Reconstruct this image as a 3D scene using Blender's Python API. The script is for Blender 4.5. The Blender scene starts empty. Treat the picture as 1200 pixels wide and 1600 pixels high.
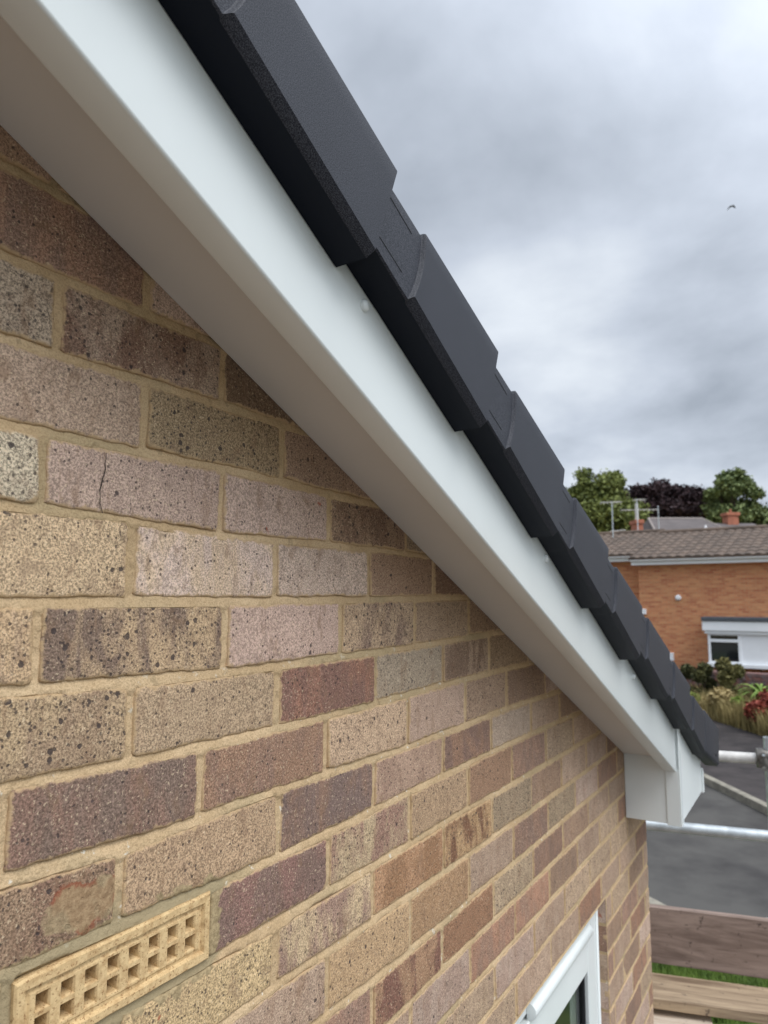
import bpy, bmesh, math, random
from mathutils import Vector, Matrix, noise
R_ = math.radians
random.seed(7)
sc = bpy.context.scene
COL = sc.collection

# ------------------------------------------------------------------ camera
F_PX = 1140.0
YAW, PIT, ROLL = 0.5355, 0.121, 0.0012
CAM = Vector((0.288, -0.581, 0.002))
_f = Vector((math.cos(YAW)*math.cos(PIT), math.sin(YAW)*math.cos(PIT), math.sin(PIT)))
_r0 = Vector((math.sin(YAW), -math.cos(YAW), 0))
_u0 = _r0.cross(_f)
_r = _r0*math.cos(ROLL)+_u0*math.sin(ROLL)
_u = -_r0*math.sin(ROLL)+_u0*math.cos(ROLL)
cd = bpy.data.cameras.new('camera'); cam = bpy.data.objects.new('camera', cd); COL.objects.link(cam)
cam.matrix_world = Matrix(((_r.x, _u.x, -_f.x, CAM.x), (_r.y, _u.y, -_f.y, CAM.y), (_r.z, _u.z, -_f.z, CAM.z), (0, 0, 0, 1)))
cd.sensor_width = 36.0; cd.lens = F_PX*36/1600; cd.clip_start = 0.02; cd.clip_end = 3000
cd.dof.use_dof = True; cd.dof.focus_distance = 0.82; cd.dof.aperture_fstop = 9.5
sc.camera = cam

# ------------------------------------------------------------------ light
SUN_EL, SUN_AZ = 56, 256          # high behind thin cloud, on the gable's side
w = bpy.data.worlds.new('World'); sc.world = w; w.use_nodes = True
nt = w.node_tree; N = nt.nodes; L = nt.links; N.clear()
def nd(tree, t, **kw):
    n = tree.nodes.new(t)
    for k, v in kw.items():
        if k.startswith('i_'):
            key = k[2:]; key = int(key) if key.isdigit() else key
            n.inputs[key].default_value = v
        else: setattr(n, k, v)
    return n
sun_dir = Vector((math.cos(R_(SUN_EL))*math.cos(R_(SUN_AZ)), math.cos(R_(SUN_EL))*math.sin(R_(SUN_AZ)), math.sin(R_(SUN_EL))))
sky = nd(nt, 'ShaderNodeTexSky', sky_type='NISHITA', sun_disc=False, sun_elevation=R_(SUN_EL), sun_rotation=R_(90-SUN_AZ))
tc = nd(nt, 'ShaderNodeTexCoord')
sep = nd(nt, 'ShaderNodeSeparateXYZ'); L.new(tc.outputs['Generated'], sep.inputs[0])
def M(tree, op, a, b=None, c=None, clamp=False):
    n = tree.nodes.new('ShaderNodeMath'); n.operation = op; n.use_clamp = clamp
    for i, v in enumerate((a, b, c)):
        if v is None: continue
        if isinstance(v, (int, float)): n.inputs[i].default_value = v
        else: tree.links.new(v, n.inputs[i])
    return n.outputs[0]
zz = M(nt, 'ADD', M(nt, 'MAXIMUM', sep.outputs[2], 0.0), 0.22)
cb = nd(nt, 'ShaderNodeCombineXYZ')
L.new(M(nt, 'DIVIDE', sep.outputs[0], zz), cb.inputs[0]); L.new(M(nt, 'DIVIDE', sep.outputs[1], zz), cb.inputs[1]); cb.inputs[2].default_value = 1.7
n1 = nd(nt, 'ShaderNodeTexNoise', i_Scale=1.3, i_Detail=7.0, i_Roughness=0.50, i_Distortion=0.2); L.new(cb.outputs[0], n1.inputs['Vector'])
n2 = nd(nt, 'ShaderNodeTexNoise', i_Scale=0.45, i_Detail=2.0, i_Roughness=0.5); L.new(cb.outputs[0], n2.inputs['Vector'])
mixn = M(nt, 'ADD', M(nt, 'MULTIPLY', n1.outputs[0], 0.78), M(nt, 'MULTIPLY', n2.outputs[0], 0.22))
rp = nd(nt, 'ShaderNodeValToRGB'); L.new(mixn, rp.inputs[0])
el = rp.color_ramp.elements
el[0].position = 0.37; el[0].color = (0.35, 0.39, 0.45, 1)
el[1].position = 0.60; el[1].color = (0.74, 0.79, 0.85, 1)
e = el.new(0.49); e.color = (0.53, 0.58, 0.66, 1)
# thin bright area of the overcast around the hidden sun
dt = nd(nt, 'ShaderNodeVectorMath', operation='DOT_PRODUCT'); L.new(tc.outputs['Generated'], dt.inputs[0]); dt.inputs[1].default_value = sun_dir
glow = M(nt, 'POWER', M(nt, 'MAXIMUM', dt.outputs['Value'], 0.0), 2.0)
gain = M(nt, 'MULTIPLY', M(nt, 'ADD', 1.0, M(nt, 'MULTIPLY', glow, 2.6)), M(nt, 'SUBTRACT', 1.0, M(nt, 'MULTIPLY', M(nt, 'MAXIMUM', M(nt, 'MULTIPLY', sep.outputs[0], -1.0), 0.0), 0.35)))
vm = nd(nt, 'ShaderNodeVectorMath', operation='SCALE'); L.new(rp.outputs[0], vm.inputs[0]); L.new(gain, vm.inputs['Scale'])
sk = nd(nt, 'ShaderNodeVectorMath', operation='SCALE'); L.new(sky.outputs[0], sk.inputs[0]); sk.inputs['Scale'].default_value = 0.1
mx = nd(nt, 'ShaderNodeMixRGB'); mx.inputs[0].default_value = 0.92
L.new(sk.outputs[0], mx.inputs[1]); L.new(vm.outputs[0], mx.inputs[2])
bg = nd(nt, 'ShaderNodeBackground', i_Strength=1.0); L.new(mx.outputs[0], bg.inputs[0])
ow = nd(nt, 'ShaderNodeOutputWorld'); L.new(bg.outputs[0], ow.inputs[0])

sl = bpy.data.lights.new('sun', 'SUN'); sl.energy = 1.5; sl.angle = R_(34); sl.color = (1.0, 0.97, 0.93)
so = bpy.data.objects.new('sun', sl); COL.objects.link(so); so.location = (-3, -6, 8)
so.rotation_euler = (-sun_dir).to_track_quat('-Z', 'Y').to_euler()
sc.view_settings.view_transform = 'Standard'; sc.view_settings.look = 'None'
sc.view_settings.gamma = 1.0; sc.view_settings.use_curve_mapping = False
sc.view_settings.exposure = 0.22

# ------------------------------------------------------------------ helpers
def ray(x, y): return _f*F_PX+_r*(x-600)-_u*(y-800)
def at(x, y, depth): return CAM+ray(x, y)*(depth/F_PX)
def hit(x, y, n, c):
    r = ray(x, y); return CAM+r*((c-CAM.dot(n))/r.dot(n))
def onz(x, y, z): return hit(x, y, Vector((0, 0, 1)), z)
def S(r, g, b, k=1.0):
    def c(v):
        v /= 255.0
        return (v/12.92 if v <= .04045 else ((v+.055)/1.055)**2.4)*k
    return (c(r), c(g), c(b), 1)
def tag(o, label=None, cat=None, group=None, kind=None):
    if label: o['label'] = label
    if cat: o['category'] = cat
    if group: o['group'] = group
    if kind: o['kind'] = kind
    return o
def empty(name, loc=(0, 0, 0), rz=0.0, parent=None):
    o = bpy.data.objects.new(name, None); COL.objects.link(o); o.location = loc; o.rotation_euler = (0, 0, rz)
    if parent: o.parent = parent
    return o
class MB:
    def __init__(s): s.v = []; s.f = []; s.m = []
    def add(s, vs, fs, m=0):
        b = len(s.v); s.v += [tuple(v) for v in vs]; s.f += [tuple(i+b for i in f) for f in fs]; s.m += [m]*len(fs)
    def box(s, a, b, m=0, M_=None):
        x0, y0, z0 = a; x1, y1, z1 = b
        vs = [Vector(p) for p in ((x0,y0,z0),(x1,y0,z0),(x1,y1,z0),(x0,y1,z0),(x0,y0,z1),(x1,y0,z1),(x1,y1,z1),(x0,y1,z1))]
        if M_ is not None: vs = [M_ @ v for v in vs]
        s.add(vs, [(0,3,2,1),(4,5,6,7),(0,1,5,4),(1,2,6,5),(2,3,7,6),(3,0,4,7)], m)
    def prism(s, poly, y0, y1, m=0, fn=None):
        """poly: list of (x,z); extruded along y (y0<y1)"""
        n = len(poly); fn = fn or (lambda a, y, b: (a, y, b))
        vs = [fn(a, y0, b) for a, b in poly]+[fn(a, y1, b) for a, b in poly]
        fs = [tuple(range(n)), tuple(range(2*n-1, n-1, -1))]
        for i in range(n): j = (i+1) % n; fs.append((i, i+n, j+n, j))
        s.add(vs, fs, m)
    def tube(s, p0, p1, r0, r1=None, seg=20, m=0, cap=True):
        r1 = r0 if r1 is None else r1
        p0 = Vector(p0); p1 = Vector(p1); d = (p1-p0).normalized()
        a = d.orthogonal().normalized(); b = d.cross(a)
        vs = []
        for p, r in ((p0, r0), (p1, r1)):
            for i in range(seg):
                t = 2*math.pi*i/seg; vs.append(p+(a*math.cos(t)+b*math.sin(t))*r)
        fs = [(i, (i+1) % seg, (i+1) % seg+seg, i+seg) for i in range(seg)]
        if cap: fs += [tuple(range(seg-1, -1, -1)), tuple(range(seg, 2*seg))]
        s.add(vs, fs, m)
    def build(s, name, mats, parent=None, smooth=False, bevel=0, recalc=True, seg=2):
        me = bpy.data.meshes.new(name); me.from_pydata(s.v, [], s.f)
        if not isinstance(mats, (list, tuple)): mats = [mats]
        for m in mats: me.materials.append(m)
        me.polygons.foreach_set('material_index', s.m)
        if recalc or bevel:
            bm = bmesh.new(); bm.from_mesh(me)
            if recalc: bmesh.ops.recalc_face_normals(bm, faces=bm.faces)
            if bevel:
                es = [e for e in bm.edges if len(e.link_faces) == 2 and e.calc_face_angle(0) > 0.5]
                bmesh.ops.bevel(bm, geom=es, offset=bevel, segments=seg, affect='EDGES', profile=0.5, clamp_overlap=True)
            bm.to_mesh(me); bm.free()
        if smooth is True: me.polygons.foreach_set('use_smooth', [True]*len(me.polygons))
        elif smooth:
            me.polygons.foreach_set('use_smooth', [True]*len(me.polygons)); me.set_sharp_from_angle(angle=R_(smooth))
        o = bpy.data.objects.new(name, me); COL.objects.link(o)
        if parent: o.parent = parent
        return o

# ------------------------------------------------------------------ materials
def newmat(name):
    m = bpy.data.materials.new(name); m.use_nodes = True
    t = m.node_tree; b = t.nodes['Principled BSDF']; return m, t, b
def simple(name, col, rough=0.5, var=0.0, vscale=8.0, bump=0.0, bscale=300.0, spec=0.5, metal=0.0, vcol=None, detail=4.0, lo=0.4, hi=0.6, bdist=0.001):
    m, t, b = newmat(name)
    b.inputs['Roughness'].default_value = rough; b.inputs['Metallic'].default_value = metal
    b.inputs['Specular IOR Level'].default_value = spec
    tcn = nd(t, 'ShaderNodeTexCoord')
    if var > 0 or vcol:
        n = nd(t, 'ShaderNodeTexNoise', i_Scale=vscale, i_Detail=detail, i_Roughness=0.6); t.links.new(tcn.outputs['Object'], n.inputs['Vector'])
        r = nd(t, 'ShaderNodeValToRGB'); t.links.new(n.outputs[0], r.inputs[0])
        c2 = vcol or tuple(c*(1-var) for c in col[:3])+(1,)
        r.color_ramp.elements[0].position = lo; r.color_ramp.elements[0].color = c2
        r.color_ramp.elements[1].position = hi; r.color_ramp.elements[1].color = col
        t.links.new(r.outputs[0], b.inputs['Base Color'])
    else: b.inputs['Base Color'].default_value = col
    if bump > 0:
        n = nd(t, 'ShaderNodeTexNoise', i_Scale=bscale, i_Detail=3.0, i_Roughness=0.6); t.links.new(tcn.outputs['Object'], n.inputs['Vector'])
        bp = nd(t, 'ShaderNodeBump', i_Strength=bump, i_Distance=bdist); t.links.new(n.outputs[0], bp.inputs['Height'])
        t.links.new(bp.outputs[0], b.inputs['Normal'])
    return m

M_upvc = simple('white_upvc', S(222, 227, 225), 0.32, 0.05, 3.0, 0.03, 60)
M_upvc_sof = simple('soffit_upvc', S(214, 210, 204), 0.45, 0.05, 2.0)
M_cap = None
def cap_mat():
    m, t, b = newmat('verge_plastic')
    tcn = nd(t, 'ShaderNodeTexCoord')
    n = nd(t, 'ShaderNodeTexNoise', i_Scale=900.0, i_Detail=2.0, i_Roughness=0.7); t.links.new(tcn.outputs['Object'], n.inputs['Vector'])
    r = nd(t, 'ShaderNodeValToRGB'); t.links.new(n.outputs[0], r.inputs[0])
    r.color_ramp.elements[0].position = 0.40; r.color_ramp.elements[0].color = (0.008, 0.010, 0.016, 1)
    r.color_ramp.elements[1].position = 0.72; r.color_ramp.elements[1].color = (0.078, 0.080, 0.094, 1)
    n3 = nd(t, 'ShaderNodeTexNoise', i_Scale=9.0, i_Detail=5.0, i_Roughness=0.65); t.links.new(tcn.outputs['Object'], n3.inputs['Vector'])
    k = M(t, 'ADD', 0.8, M(t, 'MULTIPLY', n3.outputs[0], 0.4))
    sc_ = nd(t, 'ShaderNodeVectorMath', operation='SCALE'); t.links.new(r.outputs[0], sc_.inputs[0]); t.links.new(k, sc_.inputs['Scale'])
    t.links.new(sc_.outputs[0], b.inputs['Base Color'])
    b.inputs['Roughness'].default_value = 0.55; b.inputs['Specular IOR Level'].default_value = 0.22
    bp = nd(t, 'ShaderNodeBump', i_Strength=0.35, i_Distance=0.0006); t.links.new(n.outputs[0], bp.inputs['Height']); t.links.new(bp.outputs[0], b.inputs['Normal'])
    return m
M_cap = cap_mat()
M_capu = simple('shaded_smooth_plastic', (0.0030, 0.0050, 0.011, 1), 0.5, spec=0.15)  # smooth cap underside; near-black colour also stands in for its shade
M_groove = simple('groove_shade', (0.006, 0.006, 0.008, 1), 0.8)
M_black = simple('black', (0.012, 0.012, 0.014, 1), 0.7)
M_gasket = simple('gasket', (0.02, 0.022, 0.025, 1), 0.5)

def brick_mats():
    # --- brick face
    m, t, b = newmat('stock_brick')
    tcn = nd(t, 'ShaderNodeTexCoord'); P = tcn.outputs['Object']
    def attr(n): a = nd(t, 'ShaderNodeAttribute', attribute_name=n); return a
    def noi(scale, det=3.0, ro=0.6, vec=P, dist=0.0):
        n = nd(t, 'ShaderNodeTexNoise', i_Scale=scale, i_Detail=det, i_Roughness=ro, i_Distortion=dist); t.links.new(vec, n.inputs['Vector']); return n.outputs[0]
    def ramp(v, a, b_, lo=0.0, hi=1.0):
        r = nd(t, 'ShaderNodeMapRange', clamp=True); t.links.new(v, r.inputs[0])
        r.inputs[1].default_value = a; r.inputs[2].default_value = b_; r.inputs[3].default_value = lo; r.inputs[4].default_value = hi; return r.outputs[0]
    def mix(f, a, b_, bt='MIX'):
        n = nd(t, 'ShaderNodeMixRGB', blend_type=bt)
        for i, v in enumerate((f, a, b_)):
            if isinstance(v, (int, float)): n.inputs[i].default_value = v
            elif isinstance(v, tuple): n.inputs[i].default_value = v
            else: t.links.new(v, n.inputs[i])
        return n.outputs[0]
    c1 = attr('bcol').outputs['Color']; c2 = attr('bcol2').outputs['Color']
    par = attr('bpar'); sp = nd(t, 'ShaderNodeSeparateColor'); t.links.new(par.outputs['Color'], sp.inputs[0])
    speck, spots, seed = sp.outputs[0], sp.outputs[1], sp.outputs[2]
    edge = attr('edge').outputs['Fac']
    off = nd(t, 'ShaderNodeVectorMath', operation='MULTIPLY_ADD'); cx = nd(t, 'ShaderNodeCombineXYZ')
    t.links.new(M(t, 'MULTIPLY', seed, 40.0), cx.inputs[1]); 
    ad = nd(t, 'ShaderNodeVectorMath', operation='ADD'); t.links.new(P, ad.inputs[0]); t.links.new(cx.outputs[0], ad.inputs[1]); Q = ad.outputs[0]
    mpb = nd(t, 'ShaderNodeVectorMath', operation='MULTIPLY'); t.links.new(Q, mpb.inputs[0]); mpb.inputs[1].default_value = (1.9, 1.0, 0.75)
    blotch = ramp(noi(13, 5, .62, mpb.outputs[0], 0.4), 0.44, 0.58)
    base = mix(blotch, c1, c2)
    # fine sandy grain: dark and light grains
    g1 = noi(450, 4, .8, Q); g2 = noi(330, 2, .7, Q)
    dk = M(t, 'MULTIPLY', ramp(g1, 0.44, 0.57), M(t, 'ADD', 0.45, M(t, 'MULTIPLY', speck, 0.5)))
    dk0 = ramp(g1, 0.43, 0.57)
    lum = M(t, 'ADD', M(t, 'SUBTRACT', 1.42, M(t, 'MULTIPLY', speck, 0.05)), M(t, 'MULTIPLY', M(t, 'SUBTRACT', 0.0, dk0), M(t, 'ADD', 0.62, M(t, 'MULTIPLY', speck, 0.30))))
    s1 = nd(t, 'ShaderNodeVectorMath', operation='SCALE'); t.links.new(base, s1.inputs[0]); t.links.new(lum, s1.inputs['Scale'])
    base = s1.outputs[0]
    base = mix(M(t, 'MULTIPLY', ramp(g2, 0.60, 0.70), 0.5), base, S(232, 215, 185))
    # weathering: broad grime and paler worn areas
    st_ = M(t, 'ADD', 0.80, M(t, 'MULTIPLY', noi(7, 6, .68), 0.40))
    s2 = nd(t, 'ShaderNodeVectorMath', operation='SCALE'); t.links.new(base, s2.inputs[0]); t.links.new(st_, s2.inputs['Scale']); base = s2.outputs[0]
    band = M(t, 'MULTIPLY', ramp(noi(30, 4, .6, mpb.outputs[0], .8), .56, .68), 0.45)
    base = mix(band, base, S(130, 105, 84))
    # purple-grey tint clouds
    base = mix(M(t, 'MULTIPLY', ramp(noi(55, 3, .6, Q), 0.52, 0.66), M(t, 'MULTIPLY', speck, 0.38)), base, S(120, 99, 86))
    # small dark iron spots (two sizes)
    def vor(scale, thr, soft, rnd=1.0):
        wv = nd(t, 'ShaderNodeVectorMath', operation='ADD'); t.links.new(Q, wv.inputs[0])
        nn = nd(t, 'ShaderNodeTexNoise', i_Scale=scale*1.5, i_Detail=2.0); t.links.new(Q, nn.inputs['Vector'])
        sc1 = nd(t, 'ShaderNodeVectorMath', operation='SCALE'); t.links.new(nn.outputs['Color'], sc1.inputs[0]); sc1.inputs['Scale'].default_value = 0.5/scale
        t.links.new(sc1.outputs[0], wv.inputs[1])
        v = nd(t, 'ShaderNodeTexVoronoi', i_Scale=scale, i_Randomness=rnd); t.links.new(wv.outputs[0], v.inputs['Vector'])
        sepc = nd(t, 'ShaderNodeSeparateColor'); t.links.new(v.outputs['Color'], sepc.inputs[0])
        return v.outputs['Distance'], sepc.outputs[0]
    d1, r1 = vor(210, 0, 0); d2, r2 = vor(100, 0, 0)
    sel1 = M(t, 'LESS_THAN', r1, M(t, 'ADD', 0.06, M(t, 'MULTIPLY', spots, 0.35)))
    sel2 = M(t, 'LESS_THAN', r2, M(t, 'MULTIPLY', M(t, 'MULTIPLY', spots, spots), 0.34))
    m1 = M(t, 'MULTIPLY', sel1, ramp(d1, 0.36, 0.26)); m2 = M(t, 'MULTIPLY', sel2, ramp(d2, 0.30, 0.24))
    spotm = M(t, 'MAXIMUM', M(t, 'MULTIPLY', m1, 0.75), M(t, 'MULTIPLY', m2, 0.85))
    base = mix(spotm, base, S(62, 56, 58))
    # red burnt chips
    ch = M(t, 'MULTIPLY', ramp(noi(26, 3, .6, Q), 0.735, 0.75), 0.75)
    base = mix(ch, base, S(150, 78, 55))
    # mortar smeared over arrises
    ed = ramp(M(t, 'ADD', edge, M(t, 'MULTIPLY', M(t, 'SUBTRACT', noi(110, 4, .65), 0.5), 1.7)), 0.66, 0.95)
    base = mix(M(t, 'MULTIPLY', ed, 0.8), base, S(186, 162, 128))
    # rough mortar thrown round the air brick
    def boxdist(cx_, cz_, hx, hz):
        spx = nd(t, 'ShaderNodeSeparateXYZ'); t.links.new(P, spx.inputs[0])
        dx = M(t, 'MAXIMUM', M(t, 'SUBTRACT', M(t, 'ABSOLUTE', M(t, 'SUBTRACT', spx.outputs[0], cx_)), hx), 0.0)
        dz = M(t, 'MAXIMUM', M(t, 'SUBTRACT', M(t, 'ABSOLUTE', M(t, 'SUBTRACT', spx.outputs[2], cz_)), hz), 0.0)
        return M(t, 'ADD', dx, dz)
    bd = boxdist(0.79, -0.34, 0.116, 0.036)
    sm = ramp(M(t, 'ADD', bd, M(t, 'MULTIPLY', M(t, 'SUBTRACT', noi(38, 4, .6), 0.5), 0.075)), 0.014, 0.010)
    gm = mix(ramp(noi(160, 3, .7), .4, .6), S(140, 126, 98), S(172, 156, 124))
    base = mix(sm, base, gm)
    bd2 = boxdist(0.742, -0.268, 0.028, 0.010)
    q2 = M(t, 'ADD', bd2, M(t, 'MULTIPLY', M(t, 'SUBTRACT', noi(45, 4, .6), 0.5), 0.04))
    base = mix(M(t, 'MULTIPLY', ramp(q2, 0.0125, 0.0105), M(t, 'MULTIPLY', ramp(noi(24, 2, .5), .47, .53), .75)), base, S(140, 82, 60))
    base = mix(M(t, 'MULTIPLY', ramp(q2, 0.0095, 0.0055), .7), base, gm)
    wt = nd(t, 'ShaderNodeVectorMath', operation='MULTIPLY'); t.links.new(base, wt.inputs[0]); wt.inputs[1].default_value = (1.05, 0.995, 0.93); base = wt.outputs[0]
    t.links.new(base, b.inputs['Base Color'])
    b.inputs['Roughness'].default_value = 0.92; b.inputs['Specular IOR Level'].default_value = 0.2
    h = M(t, 'ADD', M(t, 'MULTIPLY', g1, 0.7), M(t, 'ADD', M(t, 'MULTIPLY', noi(90, 4, .65), 1.6), M(t, 'MULTIPLY', spotm, -0.7)))
    h = M(t, 'ADD', h, M(t, 'MULTIPLY', noi(22, 3, .5), 3.0))
    bp = nd(t, 'ShaderNodeBump', i_Strength=0.75, i_Distance=0.0014); t.links.new(h, bp.inputs['Height']); t.links.new(bp.outputs[0], b.inputs['Normal'])
    # --- mortar
    m2_, t, b = newmat('sand_mortar')
    tcn = nd(t, 'ShaderNodeTexCoord'); P = tcn.outputs['Object']
    def noi(scale, det=3.0, ro=0.6, vec=P, dist=0.0):
        n = nd(t, 'ShaderNodeTexNoise', i_Scale=scale, i_Detail=det, i_Roughness=ro, i_Distortion=dist); t.links.new(vec, n.inputs['Vector']); return n.outputs[0]
    def ramp(v, a, b_, lo=0.0, hi=1.0):
        r = nd(t, 'ShaderNodeMapRange', clamp=True); t.links.new(v, r.inputs[0])
        r.inputs[1].default_value = a; r.inputs[2].default_value = b_; r.inputs[3].default_value = lo; r.inputs[4].default_value = hi; return r.outputs[0]
    def mix(f, a, b_, bt='MIX'):
        n = nd(t, 'ShaderNodeMixRGB', blend_type=bt)
        for i, v in enumerate((f, a, b_)):
            if isinstance(v, (int, float)): n.inputs[i].default_value = v
            elif isinstance(v, tuple): n.inputs[i].default_value = v
            else: t.links.new(v, n.inputs[i])
        return n.outputs[0]
    base = mix(ramp(noi(9, 4), .40, .62), S(190, 163, 126), S(208, 181, 144))
    base = mix(M(t, 'MULTIPLY', ramp(noi(4.5, 3), .52, .64), 0.6), base, S(158, 142, 108))
    base = mix(M(t, 'MULTIPLY', ramp(noi(500, 3, .7), .45, .62), 0.35), base, S(122, 98, 66))
    base = mix(M(t, 'MULTIPLY', ramp(noi(45, 4, .65), .60, .66), 0.4), base, S(128, 112, 84))
    spx = nd(t, 'ShaderNodeSeparateXYZ'); t.links.new(P, spx.inputs[0])
    low = ramp(spx.outputs[2], -0.02, -0.16)
    base = mix(M(t, 'MULTIPLY', M(t, 'MULTIPLY', low, ramp(noi(60, 5, .7), .62, .66)), 0.85), base, S(214, 208, 192))
    dx = M(t, 'MAXIMUM', M(t, 'SUBTRACT', M(t, 'ABSOLUTE', M(t, 'SUBTRACT', spx.outputs[0], 0.79)), 0.116), 0.0)
    dz = M(t, 'MAXIMUM', M(t, 'SUBTRACT', M(t, 'ABSOLUTE', M(t, 'SUBTRACT', spx.outputs[2], -0.34)), 0.036), 0.0)
    near = ramp(M(t, 'ADD', M(t, 'ADD', dx, dz), M(t, 'MULTIPLY', M(t, 'SUBTRACT', noi(30, 3), .5), .06)), 0.03, 0.015)
    base = mix(M(t, 'MULTIPLY', near, 0.85), base, S(152, 138, 108))
    t.links.new(base, b.inputs['Base Color']); b.inputs['Roughness'].default_value = 0.95; b.inputs['Specular IOR Level'].default_value = 0.15
    h = M(t, 'ADD', M(t, 'MULTIPLY', noi(420, 3, .7), 0.8), M(t, 'ADD', M(t, 'MULTIPLY', noi(110, 4, .65), 2.2), M(t, 'MULTIPLY', noi(35, 3, .5), 4.0)))
    bp = nd(t, 'ShaderNodeBump', i_Strength=0.9, i_Distance=0.0012); t.links.new(h, bp.inputs['Height']); t.links.new(bp.outputs[0], b.inputs['Normal'])
    return m, m2_
M_brick, M_mortar = brick_mats()

def wood_mat(name, c1, c2, scale=(2.0, 30.0, 30.0), rough=0.85):
    m, t, b = newmat(name)
    tcn = nd(t, 'ShaderNodeTexCoord'); mp = nd(t, 'ShaderNodeMapping'); t.links.new(tcn.outputs['Object'], mp.inputs[0]); mp.inputs['Scale'].default_value = scale
    n = nd(t, 'ShaderNodeTexNoise', i_Scale=1.0, i_Detail=6.0, i_Roughness=0.65, i_Distortion=0.6); t.links.new(mp.outputs[0], n.inputs['Vector'])
    r = nd(t, 'ShaderNodeValToRGB'); t.links.new(n.outputs[0], r.inputs[0])
    r.color_ramp.elements[0].position = 0.36; r.color_ramp.elements[0].color = c1
    r.color_ramp.elements[1].position = 0.62; r.color_ramp.elements[1].color = c2
    n2 = nd(t, 'ShaderNodeTexNoise', i_Scale=26.0, i_Detail=5.0, i_Roughness=0.65); t.links.new(tcn.outputs['Object'], n2.inputs['Vector'])
    r2 = nd(t, 'ShaderNodeMapRange', clamp=True); t.links.new(n2.outputs[0], r2.inputs[0]); r2.inputs[1].default_value = .61; r2.inputs[2].default_value = .68
    mx = nd(t, 'ShaderNodeMixRGB'); t.links.new(M(t, 'MULTIPLY', r2.outputs[0], 0.75), mx.inputs[0]); t.links.new(r.outputs[0], mx.inputs[1]); mx.inputs[2].default_value = S(62, 50, 44)
    t.links.new(mx.outputs[0], b.inputs['Base Color']); b.inputs['Roughness'].default_value = rough
    bp = nd(t, 'ShaderNodeBump', i_Strength=0.5, i_Distance=0.002); t.links.new(n.outputs[0], bp.inputs['Height']); t.links.new(bp.outputs[0], b.inputs['Normal'])
    return m

# ------------------------------------------------------------------ roof line frame
TH = R_(22.4); SV = Vector((math.cos(TH), 0, -math.sin(TH))); NV = Vector((math.sin(TH), 0, math.cos(TH))); C0 = 0.662*math.cos(TH)
def SP(s, y, dn):           # slope frame -> world
    return SV*s+NV*(C0+dn)+Vector((0, y, 0))
def zline(x, dn=0.0): return 0.662+dn/math.cos(TH)-math.tan(TH)*x
RIDGE_X = -1.9

house = empty('brick_house', (3.1, 0, -3.0))
tag(house, 'buff brick gable end close up with white bargeboard and black verge caps', 'house')
def hp(o):  # keep world placement while parented to the house empty
    o.parent = house; o.matrix_parent_inverse = Matrix.Translation((-3.1, 0, 3.0)); return o

# ------------------------------------------------------------------ brick wall
OFF = {-4: [(.628, -6), (.762, -3)], -3: [(.632, -2), (.959, 3)], -2: [(.637, -1), (.962, 4), (1.095, 0)],
 -1: [(.642, 7), (.773, 9), (.859, 0), (1.096, 5), (1.267, 4)], 0: [(.648, 0), (1.098, 2.4), (1.496, 7.5)],
 1: [(.652, 4.2), (.782, -2.3), (.97, -3.5), (1.268, .5), (1.494, 4.6), (1.74, 12)],
 2: [(.657, 2), (.786, -2.9), (.972, -5.6), (1.101, -2), (1.268, -.5), (1.492, 5), (1.81, 9)],
 3: [(.663, 2.1), (.79, -7), (.975, -1), (1.103, -3), (1.268, -4.8), (1.49, -5), (1.806, 3), (2.17, 0)],
 4: [(.667, 5), (.924, -5.8), (1.181, -5.5), (1.268, -1.5), (1.489, 0), (1.801, 3.5), (2.278, 0)],
 5: [(.927, -2.4), (1.009, -9), (1.106, -3.4), (1.245, -6.3), (1.577, -3.8), (1.823, -7)],
 6: [(.942, -2.2), (1.073, -1), (1.194, -7.6), (1.269, -4), (1.362, -9), (1.615, -7), (1.792, -12)],
 7: [(1.105, -4.7), (1.237, -13), (1.368, -15), (1.484, -17), (1.613, -11), (1.814, -15)]}
def zj(k, u):
    t = OFF.get(k)
    if t is None: return -k*.075-(0.0017*k if k > 7 else 0)
    if u <= t[0][0]: o = t[0][1]
    elif u >= t[-1][0]: o = t[-1][1]
    else:
        for (a, oa), (b, ob) in zip(t, t[1:]):
            if a <= u <= b: o = oa+(ob-oa)*(u-a)/(b-a); break
    return -k*.075+o*.001
PERP = {-3: {3: 3.05, 4: 4.0}, -2: {3.5: 3.51}, -1: {3: 3.02, 4: 4.02, 5: 4.97, 6: 5.94}, 0: {3.5: 3.47, 4.5: 4.46, 5.5: 5.43, 6.5: 6.40},
 1: {3: 3.04, 4: 4.07, 5: 5.11, 6: 6.08, 7: 7.04}, 2: {4.5: 4.50, 5.5: 5.53, 6.5: 6.54}, 3: {3: 2.94, 4: 3.93, 5: 4.96, 6: 5.97, 7: 6.96, 8: 7.9},
 4: {3.5: 3.48, 4.5: 4.53, 5.5: 5.51, 6.5: 6.54, 8.5: 8.55}, 5: {}, 6: {4.5: 4.52, 6.5: 6.53}}
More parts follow.
